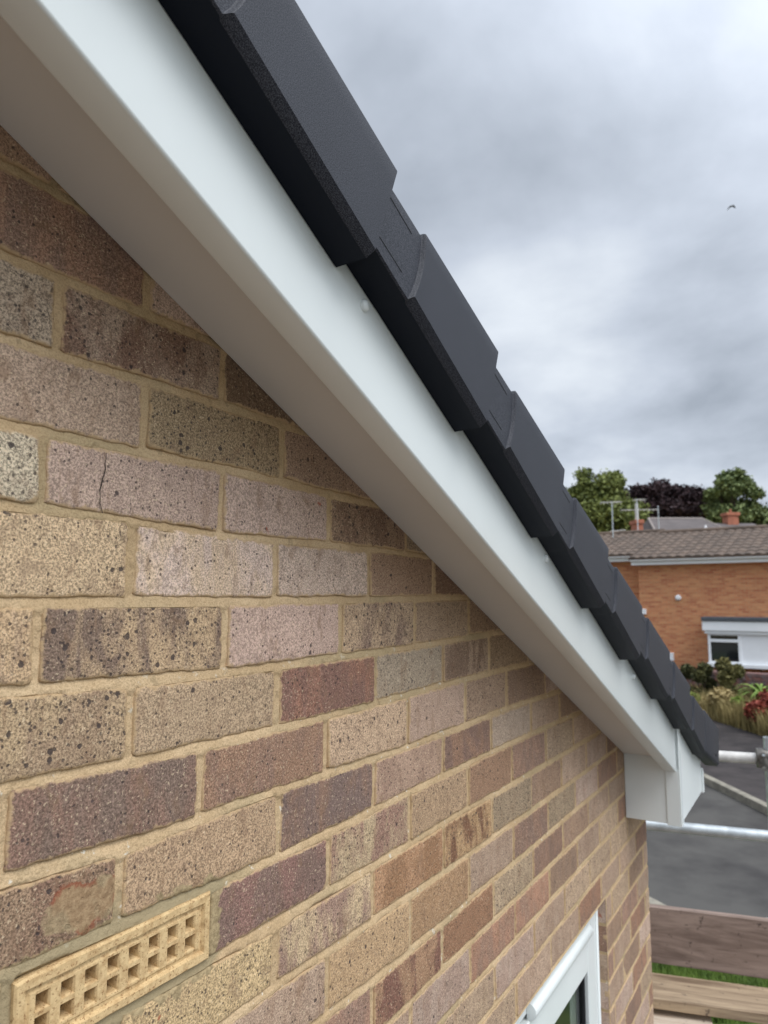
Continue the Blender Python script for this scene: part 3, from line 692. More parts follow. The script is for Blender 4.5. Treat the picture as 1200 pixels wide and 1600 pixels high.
# verge caps -----------------------------------------------------------------
ENDS = [(.045, .055, .130), (.366, .055, .130), (.691, .054, .131), (1.004, .055, .131), (1.331, .056, .133), (1.649, .055, .134), (1.984, .060, .136), (2.354, .072, .138), (2.708, .080, .140), (3.062, .080, .142)]
s_ = .045
while s_ > -2.9: s_ -= .32; ENDS.insert(0, (s_, .055, .130))
YV = -.210
def verge_cap(sp, s1, b1, H, closing=False):
    """one dry verge unit, from under its upper neighbour (sp) to its lower end s1"""
    L_ = s1-sp
    tb = .022; HD = .075
    b = MB()
    def profile(q, head, s):       # q 0..1 along the unit; returns list of (y,h) from inner bottom round to inner top
        bot = b1+(.018*(1-q)) ; top = b1+H-(.019*(1-q))
        if head: bot -= .0; top -= .004
        yo = YV+(.0048 if head else 0)
        r = .0012 if head else .0085; rt = .004
        pts = [(-.1635, bot-.002)]
        pts += [(-.185, bot-.001), (yo+r+.0022, bot), (yo+r+.001, bot-.0004)]
        for i in range(4): a = i/3; pts.append((yo+r-r*a*(.75+.25*a), bot+r*a*a*.35+r*a*.65+.0002))
        pts.append((yo, bot+r+.0008))
        for i in range(1, 6): pts.append((yo, bot+r+(top-rt-bot-r)*i/6))
        for i in range(4): a = i/3*math.pi/2; pts.append((yo+rt-rt*math.cos(a), top-rt+rt*math.sin(a)))
        pts += [(-.16, top), (-.11, top-.001), (-.11, top-.03), (-.1635, top-.03)]
        return pts
    cols = []
    def column(sfun, qf, hf):
        # hf 0 head,1 body
        ph = profile(qf, True, 0); pb = profile(qf, False, 0)
        col = []
        n = len(ph); 
        for i in range(n):
            y = ph[i][0]*(1-hf)+pb[i][0]*hf; h = ph[i][1]*(1-hf)+pb[i][1]*hf
            hh = (h-b1)/H; hh = max(0, min(1, hh))
            col.append(SP(sfun(hh), y, h))
        cols.append(col)
    arc = lambda hh: .017*math.sin(math.pi*min(1, max(0, hh*.85+.12)))**1.0 - .006
    st0 = sp+HD
    column(lambda h: sp-.035, -.1, 0)
    column(lambda h: sp+HD*.4, .12, 0)
    column(lambda h: st0+arc(h)-.010, .22, 0)
    for i in range(5):
        q = i/4; e_ = q*q*(3-2*q)
        column(lambda h, q=q: st0+arc(h)+.0042*q, .24, e_)
    for q in (.3, .5, .75, .97): column(lambda h, q=q: sp+L_*q if q > .35 else st0+arc(h)+.02, q, 1)
    # rounded lower arris
    column(lambda h: s1, 1, 1)
    n = len(cols[0]); vs = [p for c in cols for p in c]; fs = []; ms = []
    for c in range(len(cols)-1):
        for i in range(n):
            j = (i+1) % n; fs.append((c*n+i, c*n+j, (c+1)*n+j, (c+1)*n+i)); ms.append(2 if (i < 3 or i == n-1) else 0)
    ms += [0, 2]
    fs += [tuple(range(n)), tuple((len(cols)-1)*n+i for i in range(n-1, -1, -1))]
    b.add(vs, fs); b.m[-len(fs):] = ms
    # score lines on the head: dark strips stand in for shaded grooves
    for hb in (b1+.018+.016, b1+H-.019-.018):
        slopeprism(b, sp+.006, sp+.058, hb-.0006, hb+.0006, YV+.0044, YV+.0052, 1)
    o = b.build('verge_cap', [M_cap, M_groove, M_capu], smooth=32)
    return hp(o)
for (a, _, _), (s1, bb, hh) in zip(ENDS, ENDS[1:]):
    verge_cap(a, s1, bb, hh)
# closing piece at the eave
b = MB(); a0 = 3.045
pr = [(-.163, .082), (-.205, .084), (-.2115, .092), (-.2115, .225), (-.207, .232), (-.11, .232), (-.11, .19), (-.163, .19)]
pr2 = [(y, h+(.030 if h < .15 else .028)) for y, h in pr]
n = len(pr); e1 = 3.40
vs = [SP(a0, y, h) for y, h in pr]+[SP(e1, y, h) for y, h in pr2]
b.add(vs, [tuple(range(n)), tuple(range(2*n-1, n-1, -1))]+[(i, (i+1) % n, (i+1) % n+n, i+n) for i in range(n)])
closing = hp(b.build('closing_cap', M_cap, bevel=.002, smooth=35))
b = MB(); P = SP(3.30, -.2125, .135); b.tube(P, P+Vector((0, -.002, 0)), .004, seg=12); o = b.build('screw', M_black); o.parent = closing

# roof tiles behind the caps ---------------------------------------------------
M_tile = simple('grey_tile', S(62, 62, 66), .75, .3, 20, .4, 200)
b = MB()
for (a, _, _), (s1, bb, hh) in zip(ENDS, ENDS[1:]):
    b.add([SP(a-.06, -.145, .12), SP(s1-.01, -.145, .135), SP(s1-.01, 6.2, .135), SP(a-.06, 6.2, .12), SP(a-.06, -.145, .145), SP(s1-.01, -.145, bb+.105), SP(s1-.01, 6.2, bb+.105), SP(a-.06, 6.2, .145)],
          [(0, 3, 2, 1), (4, 5, 6, 7), (0, 1, 5, 4), (1, 2, 6, 5), (2, 3, 7, 6), (3, 0, 4, 7)])
slopeprism(b, ENDS[0][0]-.1, 3.2, .098, .116, -.12, 6.2)
xr = SP(ENDS[0][0]-.1, 0, .1).x; zr = SP(ENDS[0][0]-.1, 0, .1).z
b.prism([(xr-.05, zr+.03), (xr-5.4, zr-2.2), (xr-5.4, zr-2.12), (xr-.05, zr+.11)], -.2, 6.2)
hp(b.build('roof', M_tile))

# ------------------------------------------------------------------ ground
ZG = -3.0
def planar(name, pts, z0, mat, kind='structure', thick=None):
    b = MB(); b.add([(p[0], p[1], z0 if len(p) < 3 else p[2]) for p in pts], [tuple(range(len(pts)))])
    o = b.build(name, mat, recalc=False); 
    if o.data.polygons[0].normal.z < 0: o.data.flip_normals()
    tag(o, kind=kind); return o
M_grass = simple('turf', S(62, 92, 34), .9, 0, 3, .6, 90, vcol=S(96, 116, 44), bdist=.02)
M_asph = simple('asphalt', S(86, 84, 81), .95, .0, .8, .5, 180, spec=.15, vcol=S(66, 64, 63), detail=9.0, bdist=.004)
M_pave = simple('old_tarmac_path', S(72, 67, 66), .95, 0, 1.2, .5, 150, spec=.15, vcol=S(52, 49, 49), detail=8.0, bdist=.004)
M_kerb = simple('kerb_stone', S(146, 140, 126), .9, .35, 6, .5, 120)
M_soil = simple('dry_bank', S(150, 128, 84), .95, 0, 2.0, .5, 60, vcol=S(104, 98, 58), detail=6.0, bdist=.02)
planar('ground', [(-60, -300), (900, -300), (900, 400), (-60, 400)], ZG-.012, M_soil)
# near verge, near kerb, road, far kerb, far footway : edges from the picture, run straight on
def ln(p, q, ext=60):
    p = Vector(p); q = Vector(q); d = (q-p).normalized(); return p-d*ext, q+d*ext
fk0, fk1 = ln(onz(1100, 1224, ZG).xy, onz(1200, 1274, ZG).xy)   # far kerb line (road side)
nk0, nk1 = ln(onz(1017, 1409, ZG).xy, onz(1075, 1440, ZG).xy)   # near kerb
def offs(a, b_, w_): d = (b_-a).normalized(); nn = Vector((-d.y, d.x)); nn = nn if nn.x > 0 else -nn; return a+nn*w_, b_+nn*w_
planar('lawn', [(5.2, -60), nk0 if nk0.y < nk1.y else nk1, nk1 if nk0.y < nk1.y else nk0, (5.2, 60)], ZG, M_grass)
planar('path', [(-8, -12), (5.19, -12), (5.19, 20), (-8, 20)], ZG+.004, simple('concrete_path', S(122, 118, 112), .9, .2, 3, .4, 80))
A0, A1 = (fk0, fk1) if fk0.y > fk1.y else (fk1, fk0)      # A0 far +y
B0, B1 = (nk0, nk1) if nk0.y > nk1.y else (nk1, nk0)
planar('road', [B0, B1, A1, A0], ZG-.004, M_asph)
D0, D1 = offs(A0, A1, .14); E0, E1 = offs(D0, D1, 3.0)
planar('footpath', [D0, D1, E1, E0], ZG+.10, M_pave)
def kerb(name, p, q, wd, z0, z1):
    a, b_ = offs(p, q, wd); b = MB()
    vs = [(p.x, p.y, z0), (q.x, q.y, z0), (b_.x, b_.y, z0), (a.x, a.y, z0), (p.x, p.y, z1), (q.x, q.y, z1), (b_.x, b_.y, z1), (a.x, a.y, z1)]
    b.add(vs, [(0, 3, 2, 1), (4, 5, 6, 7), (0, 1, 5, 4), (1, 2, 6, 5), (2, 3, 7, 6), (3, 0, 4, 7)])
    tag(b.build(name, M_kerb, bevel=.01), kind='structure')
kerb('kerb', A0, A1, .135, ZG-.05, ZG+.11)
kerb('kerb', B0, B1, -.13, ZG-.05, ZG+.05)

# blades of the near lawn
def blades(name, n, region, hmin, hmax, wd, mat, z0, lean=.4, label=None, cat='grass'):
    b = MB(); vs = []; fs = []
    for i in range(n):
        x, y, z = region(); h = random.uniform(hmin, hmax); a = random.uniform(0, 6.28); l = random.uniform(0, lean)*h
        w_ = wd*random.uniform(.6, 1.3); dx, dy = math.cos(a), math.sin(a); t_ = random.uniform(0, 6.28); lx, ly = math.cos(t_)*l, math.sin(t_)*l
        k = len(vs)
        vs += [(x-dx*w_, y-dy*w_, z), (x+dx*w_, y+dy*w_, z), (x+lx*.4+dx*w_*.7, y+ly*.4+dy*w_*.7, z+h*.6), (x+lx*.4-dx*w_*.7, y+ly*.4-dy*w_*.7, z+h*.6), (x+lx, y+ly, z+h)]
        fs += [(k, k+1, k+2, k+3), (k+3, k+2, k+4)]
    b.add(vs, fs); o = b.build(name, mat, recalc=False); tag(o, label, cat, kind='stuff'); return o
M_blade = simple('grass_blade', S(116, 140, 62), .6, 0, 6, vcol=S(84, 108, 46))
_d = (B1-B0).normalized(); KN = Vector((-_d.y, _d.x)); KN = KN if KN.x > 0 else -KN
def reg():
    while True:
        px, py = random.uniform(1000, 1230), random.uniform(1440, 1600)
        q = onz(px, py, ZG)
        if (q.xy-B0).dot(KN) < -0.25: return q.x, q.y, ZG
blades('lawn_grass', 26000, reg, .05, .12, .0035, M_blade, ZG, label='bright green lawn grass below the scaffold boards')

# ------------------------------------------------------------------ scaffold
M_galv = simple('galvanised_tube', S(196, 202, 204), .42, .25, 14, .05, 200, metal=.55)
M_galvl = simple('old_galvanised_tube', S(214, 210, 204), .55, .2, 18, .05, 200, metal=.2)
M_coup = simple('coupler_steel', S(128, 124, 118), .5, .4, 40, .3, 300, metal=.7)
GD = Vector((.19, -.98, 0)).normalized()
def tube_obj(P, d, la, lb, mat, label, r=.0242):
    root = empty('scaffold_tube', P-d*la)
    rel = lambda v: v-(P-d*la)
    b = MB(); seg = 28; vs = []; fs = []
    p0, p1 = rel(P-d*la), rel(P+d*lb); a = d.orthogonal().normalized(); c = d.cross(a)
    for (p, rr) in ((p0, r), (p1, r), (p1, r-.004), (p0, r-.004)):
        for i in range(seg): t_ = 2*math.pi*i/seg; vs.append(p+(a*math.cos(t_)+c*math.sin(t_))*rr)
    for k in range(4):
        for i in range(seg): j = (i+1) % seg; k2 = (k+1) % 4; fs.append((k*seg+i, k*seg+j, k2*seg+j, k2*seg+i))
    b.add(vs, fs); b.build('tube', mat, root, smooth=50); tag(root, label, 'scaffold tube', 'scaffold tubes at the end of the house')
    return root
DPO = 3.30
Pu = at(1150, 1183, 3.38); tube_obj(Pu, GD, 1.6, .35, M_galvl, 'pale upper scaffold guard rail ending at the coupler')
Pl = at(1110, 1298, 3.22); tube_obj(Pl, GD, 2.2, 1.6, M_galv, 'shiny lower scaffold rail passing under the white eave box')
Pp = at(1206, 1230, 3.30); tube_obj(Pp, Vector((0.02, 0, -1)).normalized(), .22, 2.0, M_galv, 'upright scaffold post at the right edge with a coupler near its top')
# coupler
cp = at(1193, 1180, 3.32)
root = empty('scaffold_coupler', cp); tag(root, 'rusty steel scaffold coupler clamping guard rail to post', 'coupler', 'scaffold couplers')
b = MB(); b.tube(-GD*.03, GD*.03, .031, seg=20); b.tube((0, 0, -.055), (0, 0, -.005), .031, seg=20); b.build('clamp_body', M_coup, root, bevel=.003, smooth=40)
b = MB(); fd = (CAM-cp).normalized(); b.tube(fd*.028, fd*.05, .013, seg=6); b.build('nut', M_coup, root, bevel=.001)
b = MB(); b.tube(fd*.045, fd*.066, .006, seg=12); b.build('bolt', M_galv, root)
b = MB(); b.tube(Vector((0, 0, -.06))+fd*.028, Vector((0, 0, -.06))+fd*.048, .012, seg=6); b.build('nut', M_coup, root)
cp2 = at(1203, 1450, 3.05)
root = empty('scaffold_coupler', cp2); tag(root, 'white ended scaffold coupler at the right end of the toe board', 'coupler', 'scaffold couplers')
b = MB(); b.tube((0, 0, -.03), (0, 0, .03), .03, seg=20); b.tube(-GD*.05, GD*.05, .02, seg=16); b.build('clamp_body', M_galvl, root, bevel=.003, smooth=40)
# boards
M_toe = wood_mat('toe_board_wood', S(112, 94, 84), S(152, 132, 120), (3.0, 26.0, 26.0))
M_deck = wood_mat('deck_board_wood', S(112, 92, 72), S(176, 154, 126))
M_deck_old = wood_mat('old_deck_wood', S(92, 84, 77), S(126, 116, 107))
M_deck2 = wood_mat('pale_deck_wood', S(170, 150, 130), S(206, 192, 174))
M_end = wood_mat('cut_wood', S(150, 126, 104), S(196, 172, 148))
def board(name, P, la, lb, wd, th, upright, mat, label, d=GD, nrm=None, tilt=0.0, ends=False):
    """P on the near top edge; d along the board"""
    root = empty(name, P, math.atan2(d.y, d.x)+0)
    b = MB()
    # local x along board, local y away (left of d), z up
    if upright: b.box((-la, 0, -wd), (lb, th, 0))
    else: b.box((-la, 0, -th), (lb, wd, 0))
    o = b.build('timber', mat, root, bevel=.003)
    me = o.data
    for v in me.vertices:
        v.co.z += .006*math.sin(v.co.x*1.7+1)+tilt*v.co.x; v.co.y += .003*math.sin(v.co.x*2.3)
    b = MB()
    if ends:
        h = wd if upright else th
        b.box((lb-.05, -.0015, -h-.001), (lb+.002, (th if upright else wd)+.0015, .0015)); b.build('end_band', M_galv, root, bevel=.001)
    tag(root, label, 'scaffold board', 'scaffold boards'); return root
gt = Vector((.20, -.98, 0)).normalized()
board('toe_board', at(1100, 1429, 3.10), 1.6, .33, .228, .038, True, M_toe, 'reddish brown toe board standing on edge above the grass', d=gt, ends=True)
pd = onz(1110, 1574, -1.555); board('deck_board', pd, 1.5, .60, .215, .038, False, M_deck, 'weathered brown deck board lying flat below the toe board', d=Vector((.24, -.97, 0)).normalized())
for i in range(5):
    board('deck_board', Vector((-1.9, -.42-.235*i, -1.60)), 0, 4.85-.07*(i % 3), .225, .038, False, M_deck_old, ['inner', 'second', 'third', 'fourth', 'outer'][i]+' deck board of the platform along the foot of the gable wall', d=Vector((1, 0, 0)), ends=True)
pd2 = onz(1085, 1600, -1.60); board('deck_board', onz(1060, 1600, -1.62)+Vector((-.14, 0, 0)), 1.5, .16, .225, .038, False, M_deck2, 'pale worn deck board lowest in the bottom right corner', d=Vector((.24, -.97, 0)).normalized())

# ------------------------------------------------------------------ house opposite
HD_ = 24.0
ho = at(1100, 938, HD_); ho.z = ZG
HA = R_(-95)           # local x axis runs to the right as seen
ex = Vector((math.cos(HA), math.sin(HA), 0)); ey = Vector((-ex.y, ex.x, 0))   # ey points away from us
if ey.x < 0: ey = -ey
hroot = empty('detached_house', ho, HA)
tag(hroot, 'orange brick house across the road with brown tiled roof and white bay', 'house')
def loc(x, y, back=0.0):      # pixel -> local x, height on plane 'back' metres behind the facade
    p = hit(x, y, ey, (ho+ey*back).dot(ey)); d = p-ho
    return d.dot(ex), p.z-ZG
def ob_brick():
    m, t, b = newmat('orange_brick')
    tcn = nd(t, 'ShaderNodeTexCoord'); sp = nd(t, 'ShaderNodeSeparateXYZ'); t.links.new(tcn.outputs['Object'], sp.inputs[0])
    cb_ = nd(t, 'ShaderNodeCombineXYZ'); t.links.new(M(t, 'ADD', sp.outputs[0], sp.outputs[1]), cb_.inputs[0]); t.links.new(sp.outputs[2], cb_.inputs[1])
    br_ = nd(t, 'ShaderNodeTexBrick'); t.links.new(cb_.outputs[0], br_.inputs['Vector'])
    br_.inputs['Scale'].default_value = 1.0; br_.inputs['Brick Width'].default_value = .225; br_.inputs['Row Height'].default_value = .075; br_.inputs['Mortar Size'].default_value = .006
    br_.inputs['Color1'].default_value = S(214, 146, 102); br_.inputs['Color2'].default_value = S(182, 106, 74); br_.inputs['Mortar'].default_value = S(190, 158, 122)
    mp = nd(t, 'ShaderNodeMapping'); t.links.new(cb_.outputs[0], mp.inputs[0]); mp.inputs['Scale'].default_value = (2.2, 9, 1)
    n = nd(t, 'ShaderNodeTexNoise', i_Scale=1.0, i_Detail=4.0); t.links.new(mp.outputs[0], n.inputs['Vector'])
    r = nd(t, 'ShaderNodeMapRange', clamp=True); t.links.new(n.outputs[0], r.inputs[0]); r.inputs[1].default_value = .48; r.inputs[2].default_value = .62
    mx = nd(t, 'ShaderNodeMixRGB'); t.links.new(M(t, 'MULTIPLY', r.outputs[0], .6), mx.inputs[0]); t.links.new(br_.outputs[0], mx.inputs[1]); mx.inputs[2].default_value = S(212, 158, 112)
    t.links.new(mx.outputs[0], b.inputs['Base Color']); b.inputs['Roughness'].default_value = .9
    return m
M_ob = ob_brick()
M_white = simple('white_paint', S(246, 248, 250), .4, .04, 3)
M_lead = simple('lead_sheet', S(84, 88, 94), .6, .2, 4)
M_dark = simple('dark_glass', (.012, .015, .018, 1), .08, spec=.8)
M_ptile = simple('brown_tile', S(106, 90, 78), .9, 0, 2.5, .3, 40, vcol=S(82, 70, 61), detail=6)
xl, ze = loc(990, 880); xr_, _ = loc(1200, 870); XR = xr_+9
_, ze = loc(1100, 880)
xs0, _ = loc(1003, 900)
b = MB(); b.box((xl+.15, 0, 0), (XR, 6, ze+.02)); b.build('wall', M_ob, hroot)
b = MB(); b.box((xl-3.2, .7, 0), (xl+.15-.005, 6, ze+.22)); b.build('side_wall', M_ob, hroot)
# eaves fascia + gutter
def fascia(x0, x1, y, z0, z1):
    b = MB(); b.box((x0, y-.30, z0), (x1, y-.27, z1)); b.box((x0, y-.27, z0), (x1, y+.02, z0+.02))
    r = .06
    prof = [(y-.302-r+r*math.cos(t_), z1-.05-r*math.sin(t_)) for t_ in [math.pi*i/8 for i in range(9)]]
    n = len(prof); vs = [(x0, a, c) for a, c in prof]+[(x1, a, c) for a, c in prof]
    b.add(vs, [tuple(range(n)), tuple(range(2*n-1, n-1, -1))]+[(i, i+n, (i+1) % n+n, (i+1) % n) for i in range(n)])
    return b.build('fascia_gutter', M_white, hroot)
fascia(xl, XR, 0, ze-.02, ze+.20); fascia(xl-3.3, xl-.02, .7, ze+.16, ze+.38)
def tiled_roof(name, x0, x1, y0, z0, y1, z1, tw=.30, nc=9, mat=None, parent=None, under=.05):
    b = MB(); nx = int((x1-x0)/tw)*6; vs = []; fs = []
    rows = []
    for c in range(nc):
        for e_ in (0, 1):
            q = (c+e_*.999)/nc; rows.append((q, .018*(1-e_)))
    for q, lift in rows:
        for i in range(nx+1):
            x = x0+(x1-x0)*i/nx
            vs.append((x, y0+(y1-y0)*q, z0+(z1-z0)*q+lift+.042*abs(math.sin(math.pi*(x-x0)/tw))))
    for r in range(len(rows)-1):
        for i in range(nx): k = r*(nx+1)+i; fs.append((k, k+1, k+nx+2, k+nx+1))
    b.add(vs, fs)
    b.add([(x0, y0, z0-under), (x1, y0, z0-under), (x1, y1, z1-under), (x0, y1, z1-under), (x0, y0, z0+.03), (x1, y0, z0+.03), (x1, y1, z1+.0), (x0, y1, z1+.0)],
          [(0, 3, 2, 1), (0, 1, 5, 4), (3, 0, 4, 7), (1, 2, 6, 5)])
    b.tube((x0, y1, z1+.02), (x1, y1, z1+.02), .11, seg=12)
    b.add([(x0, y1, z1), (x1, y1, z1), (x1, 2*y1-y0, z0), (x0, 2*y1-y0, z0)], [(0, 1, 2, 3)])
    return b.build(name, mat or M_ptile, parent, recalc=False)
RB = 3.8
_, zr1 = loc(1100, 826, RB)
tiled_roof('roof', xl-.05, XR+.2, -.42, ze+.20, RB, zr1-.1, parent=hroot)
_, zr2 = loc(980, 834, RB+.7)
tiled_roof('roof', xl-3.4, xl-.08, .3, ze+.38, RB+.7, zr2+.0, parent=hroot)
b = MB(); b.prism([(0, 0), (0, 0.001), (.001, 0)], 0, .001)
# gable triangles under the roof
def tri(x, y0, y1, za, zb): b = MB(); b.add([(x, y0, za), (x, 2*y1-y0, za), (x, y1, zb), (x+.2, y0, za), (x+.2, 2*y1-y0, za), (x+.2, y1, zb)], [(0, 1, 2), (5, 4, 3), (0, 3, 4, 1), (1, 4, 5, 2), (2, 5, 3, 0)]); b.build('gable', M_ob, hroot)
tri(xl+.16, -.1, RB, ze+.05, zr1-.25); tri(XR-.3, -.1, RB, ze+.05, zr1-.25)
# bay
bx0, bt = loc(1097, 970, -.6); _, bb_ = loc(1103, 1040, -.6); XB1 = XR-1
b = MB(); b.box((bx0, -.78, bt), (XB1, .0-.004, bt+.13)); b.build('bay_roof', M_lead, hroot, bevel=.02)
b = MB(); b.box((bx0+.02, -.74, bt-.30), (XB1-.02, -.004, bt-.003)); b.box((bx0+.07, -.69, bt-.40), (XB1-.05, -.004, bt-.303)); b.build('bay_fascia', M_white, hroot, bevel=.01)
xw0, zt_ = loc(1106, 990, -.6); xw1, zb_ = loc(1160, 1036, -.6)
b = MB(); b.box((xw1-.0, -.60, bb_+.1), (XB1-.1, -.004, bt-.403)); b.box((bx0+.14, -.60, bb_+.1), (xw0, -.004, bt-.403)); b.build('bay_panel', M_white, hroot)
b = MB(); b.box((xw0, -.45, bb_+.1), (xw1, -.004, bt-.403)); b.build('bay_window_back', M_dark, hroot)
wr = b.build if False else None
wroot = MB()
wf = MB()
za = bt-.403; zbm = bb_+.1
_, zm = loc(1130, 1001, -.6)
for (a, c, d, e) in ((xw0, xw0+.07, zbm, za), (xw1-.09, xw1, zbm, za), (xw0+.07, xw1-.09, zbm, zbm+.06), (xw0+.07, xw1-.09, za-.045, za), (xw0+.07, xw1-.09, zm-.05, zm+.045)):
    wf.box((a, -.63, d), (c, -.56, e))
wo = wf.build('window', M_white, hroot, bevel=.01)
b = MB(); b.box((xw0+.07, -.585, zbm+.06), (xw1-.09, -.58, zm-.05)); o = b.build('pane', M_dark, wo)
b = MB(); b.box((xw0+.07, -.585, zm+.045), (xw1-.09, -.58, za-.045)); o = b.build('pane', M_dark, wo)
b = MB(); b.box((bx0+.08, -.72, bb_-.02), (XB1-.05, -.004, bb_+.098)); b.build('sill', M_white, hroot, bevel=.01)
# lamp, box
lx, lz = loc(1060, 934); b = MB(); b.tube((lx, -.002, lz), (lx, -.05, lz), .10, .10, seg=20); b.tube((lx, -.05, lz), (lx, -.11, lz), .10, .055, seg=20); b.build('wall_lamp', M_white, hroot, bevel=.01, smooth=40)
lx, lz = loc(1052, 1026); b = MB(); b.box((lx-.10, -.12, lz-.13), (lx+.03, -.002, lz+.13)); b.build('meter_box', M_white, hroot, bevel=.01)
lx, lz = loc(1008, 955); b = MB(); b.box((lx-.08, -.10, lz-.1), (lx+.05, -.002, lz+.08)); b.build('vent_cover', M_white, hroot, bevel=.01)

# low walls and garden in front
M_ow = simple('dark_garden_brick', S(128, 84, 74), .95, 0, 5, .6, 30, vcol=S(112, 100, 100), bdist=.02, detail=6)
def garden_wall():
    root = empty('garden_wall', ho-ey*3.0, HA)
    tag(root, 'weathered purple brick retaining wall below the white bay', 'wall')
    rnd = random.Random(3); b = MB(); x = -3.0
    b.box((-3, .05, 0), (8, .45, 1.0))
    for r in range(10):
        x = -3.0-(.1 if r % 2 else 0)
        while x < 8:
            l_ = rnd.uniform(.18, .34); b.box((x, rnd.uniform(-.03, .02), r*.1+.004), (x+l_-.012, .06, r*.1+.092)); x += l_
    b.build('masonry', M_ow, root)
garden_wall()

# ------------------------------------------------------------------ vegetation
def leafmat(name, c1, c2, rough=.7):
    m, t, b = newmat(name)
    tcn = nd(t, 'ShaderNodeTexCoord'); n = nd(t, 'ShaderNodeTexNoise', i_Scale=1.2, i_Detail=5.0, i_Roughness=.7); t.links.new(tcn.outputs['Object'], n.inputs['Vector'])
    g = nd(t, 'ShaderNodeNewGeometry')
    r = nd(t, 'ShaderNodeValToRGB'); t.links.new(M(t, 'ADD', M(t, 'MULTIPLY', n.outputs[0], .7), M(t, 'MULTIPLY', g.outputs['Random Per Island'], .3)), r.inputs[0])
    r.color_ramp.elements[0].position = .35; r.color_ramp.elements[0].color = c1; r.color_ramp.elements[1].position = .66; r.color_ramp.elements[1].color = c2
    t.links.new(r.outputs[0], b.inputs['Base Color']); b.inputs['Roughness'].default_value = rough; b.inputs['Specular IOR Level'].default_value = .25
    return m
M_bark = simple('bark', S(82, 70, 58), .95, .4, 6)
def tree(name, base, height, lobes, mat, nleaf, size, label, cat='tree', group=None, trunk_r=.35):
    """lobes: list of (dx, dz, rx, rz) of crown clumps, relative to base in camera-facing frame"""
    root = empty(name, base); tag(root, label, cat, group)
    rnd = random.Random(sum(map(ord, name))+int(base.x*10))
    rt = _r0; fw = Vector((_r0.y*-1, _r0.x, 0))
    b = MB(); top = max(z for _, z, _, _ in lobes)
    b.tube((0, 0, 0), (0, 0, top*.6), trunk_r, trunk_r*.55, seg=10)
    for dx, z, rx, rz_ in lobes:
        e_ = rt*dx+Vector((0, 0, z)); st = Vector((0, 0, min(top*.55, z*.7)))
        md = (st+e_)/2+Vector((0, 0, -.1*abs(dx)))
        b.tube(st, md, trunk_r*.45, trunk_r*.28, seg=7); b.tube(md, e_, trunk_r*.28, trunk_r*.1, seg=7)
        for k in range(5):
            q = e_+Vector((rnd.uniform(-1, 1)*rx, rnd.uniform(-1, 1)*rx, rnd.uniform(-.2, 1)*rz_))*.8; b.tube(md, q, trunk_r*.16, trunk_r*.04, seg=5)
    b.build('trunk', M_bark, root, smooth=True)
    vs = []; fs = []
    tot = sum(rx*rx*rz_ for _, _, rx, rz_ in lobes)
    for dx, z, rx, rz_ in lobes:
        cen = rt*dx+Vector((0, 0, z)); nn = int(nleaf*rx*rx*rz_/tot)
        # sub-clumps spread on the lobe
        subs = []
        for _ in range(max(6, int(14*rx/3))):
            v = Vector((rnd.gauss(0, 1), rnd.gauss(0, 1), rnd.gauss(0, 1))).normalized()*rnd.uniform(.45, 1.0)
            subs.append((cen+Vector((v.x*rx, v.y*rx, v.z*rz_)), rnd.uniform(.34, .58)*rx))
        for _ in range(nn):
            c, r = rnd.choice(subs)
            v = Vector((rnd.gauss(0, 1), rnd.gauss(0, 1), rnd.gauss(0, 1))).normalized()*(rnd.random()**.6)*r*rnd.choice((1.0, 1.0, 1.15, 1.4))
            p = c+Vector((v.x, v.y, v.z*.75)); s_ = size*rnd.uniform(.6, 1.4)
            a = Vector((rnd.gauss(0, 1), rnd.gauss(0, 1), rnd.gauss(0, .6))).normalized()*s_; bb = a.orthogonal().normalized()*s_*.6
            bb = Matrix.Rotation(rnd.uniform(0, 6.28), 3, a.normalized()) @ bb
            k = len(vs); vs += [p-a, p+bb, p+a, p-bb]; fs.append((k, k+1, k+2, k+3))
    b = MB(); b.add(vs, fs); b.build('crown', mat, root, recalc=False)
    return root
M_lf1 = leafmat('oak_leaves', S(76, 86, 46), S(132, 140, 78)); M_lf2 = leafmat('copper_beech_leaves', S(40, 30, 34), S(74, 56, 58)); M_lf3 = leafmat('ash_leaves', S(72, 88, 52), S(134, 146, 96))
TD = 75.0
def tbase(x): p = at(x, 938, TD); p.z = ZG; return p
def lob(xc, x, y, rx, rz, D=TD): k = D/F_PX; return ((x-xc)*k, (938-y)*k-ZG, rx*k*1.28, rz*k*1.28)
tree('broadleaf_tree', tbase(950), 16, [lob(950, *q) for q in ((945, 752, 24, 20), (925, 785, 24, 24), (962, 778, 30, 26), (980, 805, 24, 24), (905, 820, 24, 26), (940, 820, 40, 28), (1000, 825, 22, 18))], M_lf1, 42000, .19, 'tall green broadleaf tree left of the copper beech')
tree('broadleaf_tree', tbase(1160), 15, [lob(1160, *q) for q in ((1155, 748, 22, 16), (1135, 770, 18, 22), (1172, 768, 20, 20), (1150, 790, 26, 20), (1182, 795, 22, 20), (1140, 812, 24, 20), (1200, 810, 20, 22))], M_lf3, 24000, .19, 'open crowned green tree right of the copper beech behind the roofs')
TD2 = 82.0
p = at(1050, 938, TD2); p.z = ZG
tree('copper_beech', p, 14, [lob(1050, *q, TD2) for q in ((1060, 768, 26, 16), (1030, 778, 26, 20), (1000, 785, 24, 24), (985, 800, 22, 20), (1085, 778, 24, 18), (1108, 795, 22, 18), (1060, 800, 40, 26), (1020, 812, 34, 20), (1100, 815, 30, 18))], M_lf2, 48000, .20, 'dark purple copper beech in the middle of the skyline')

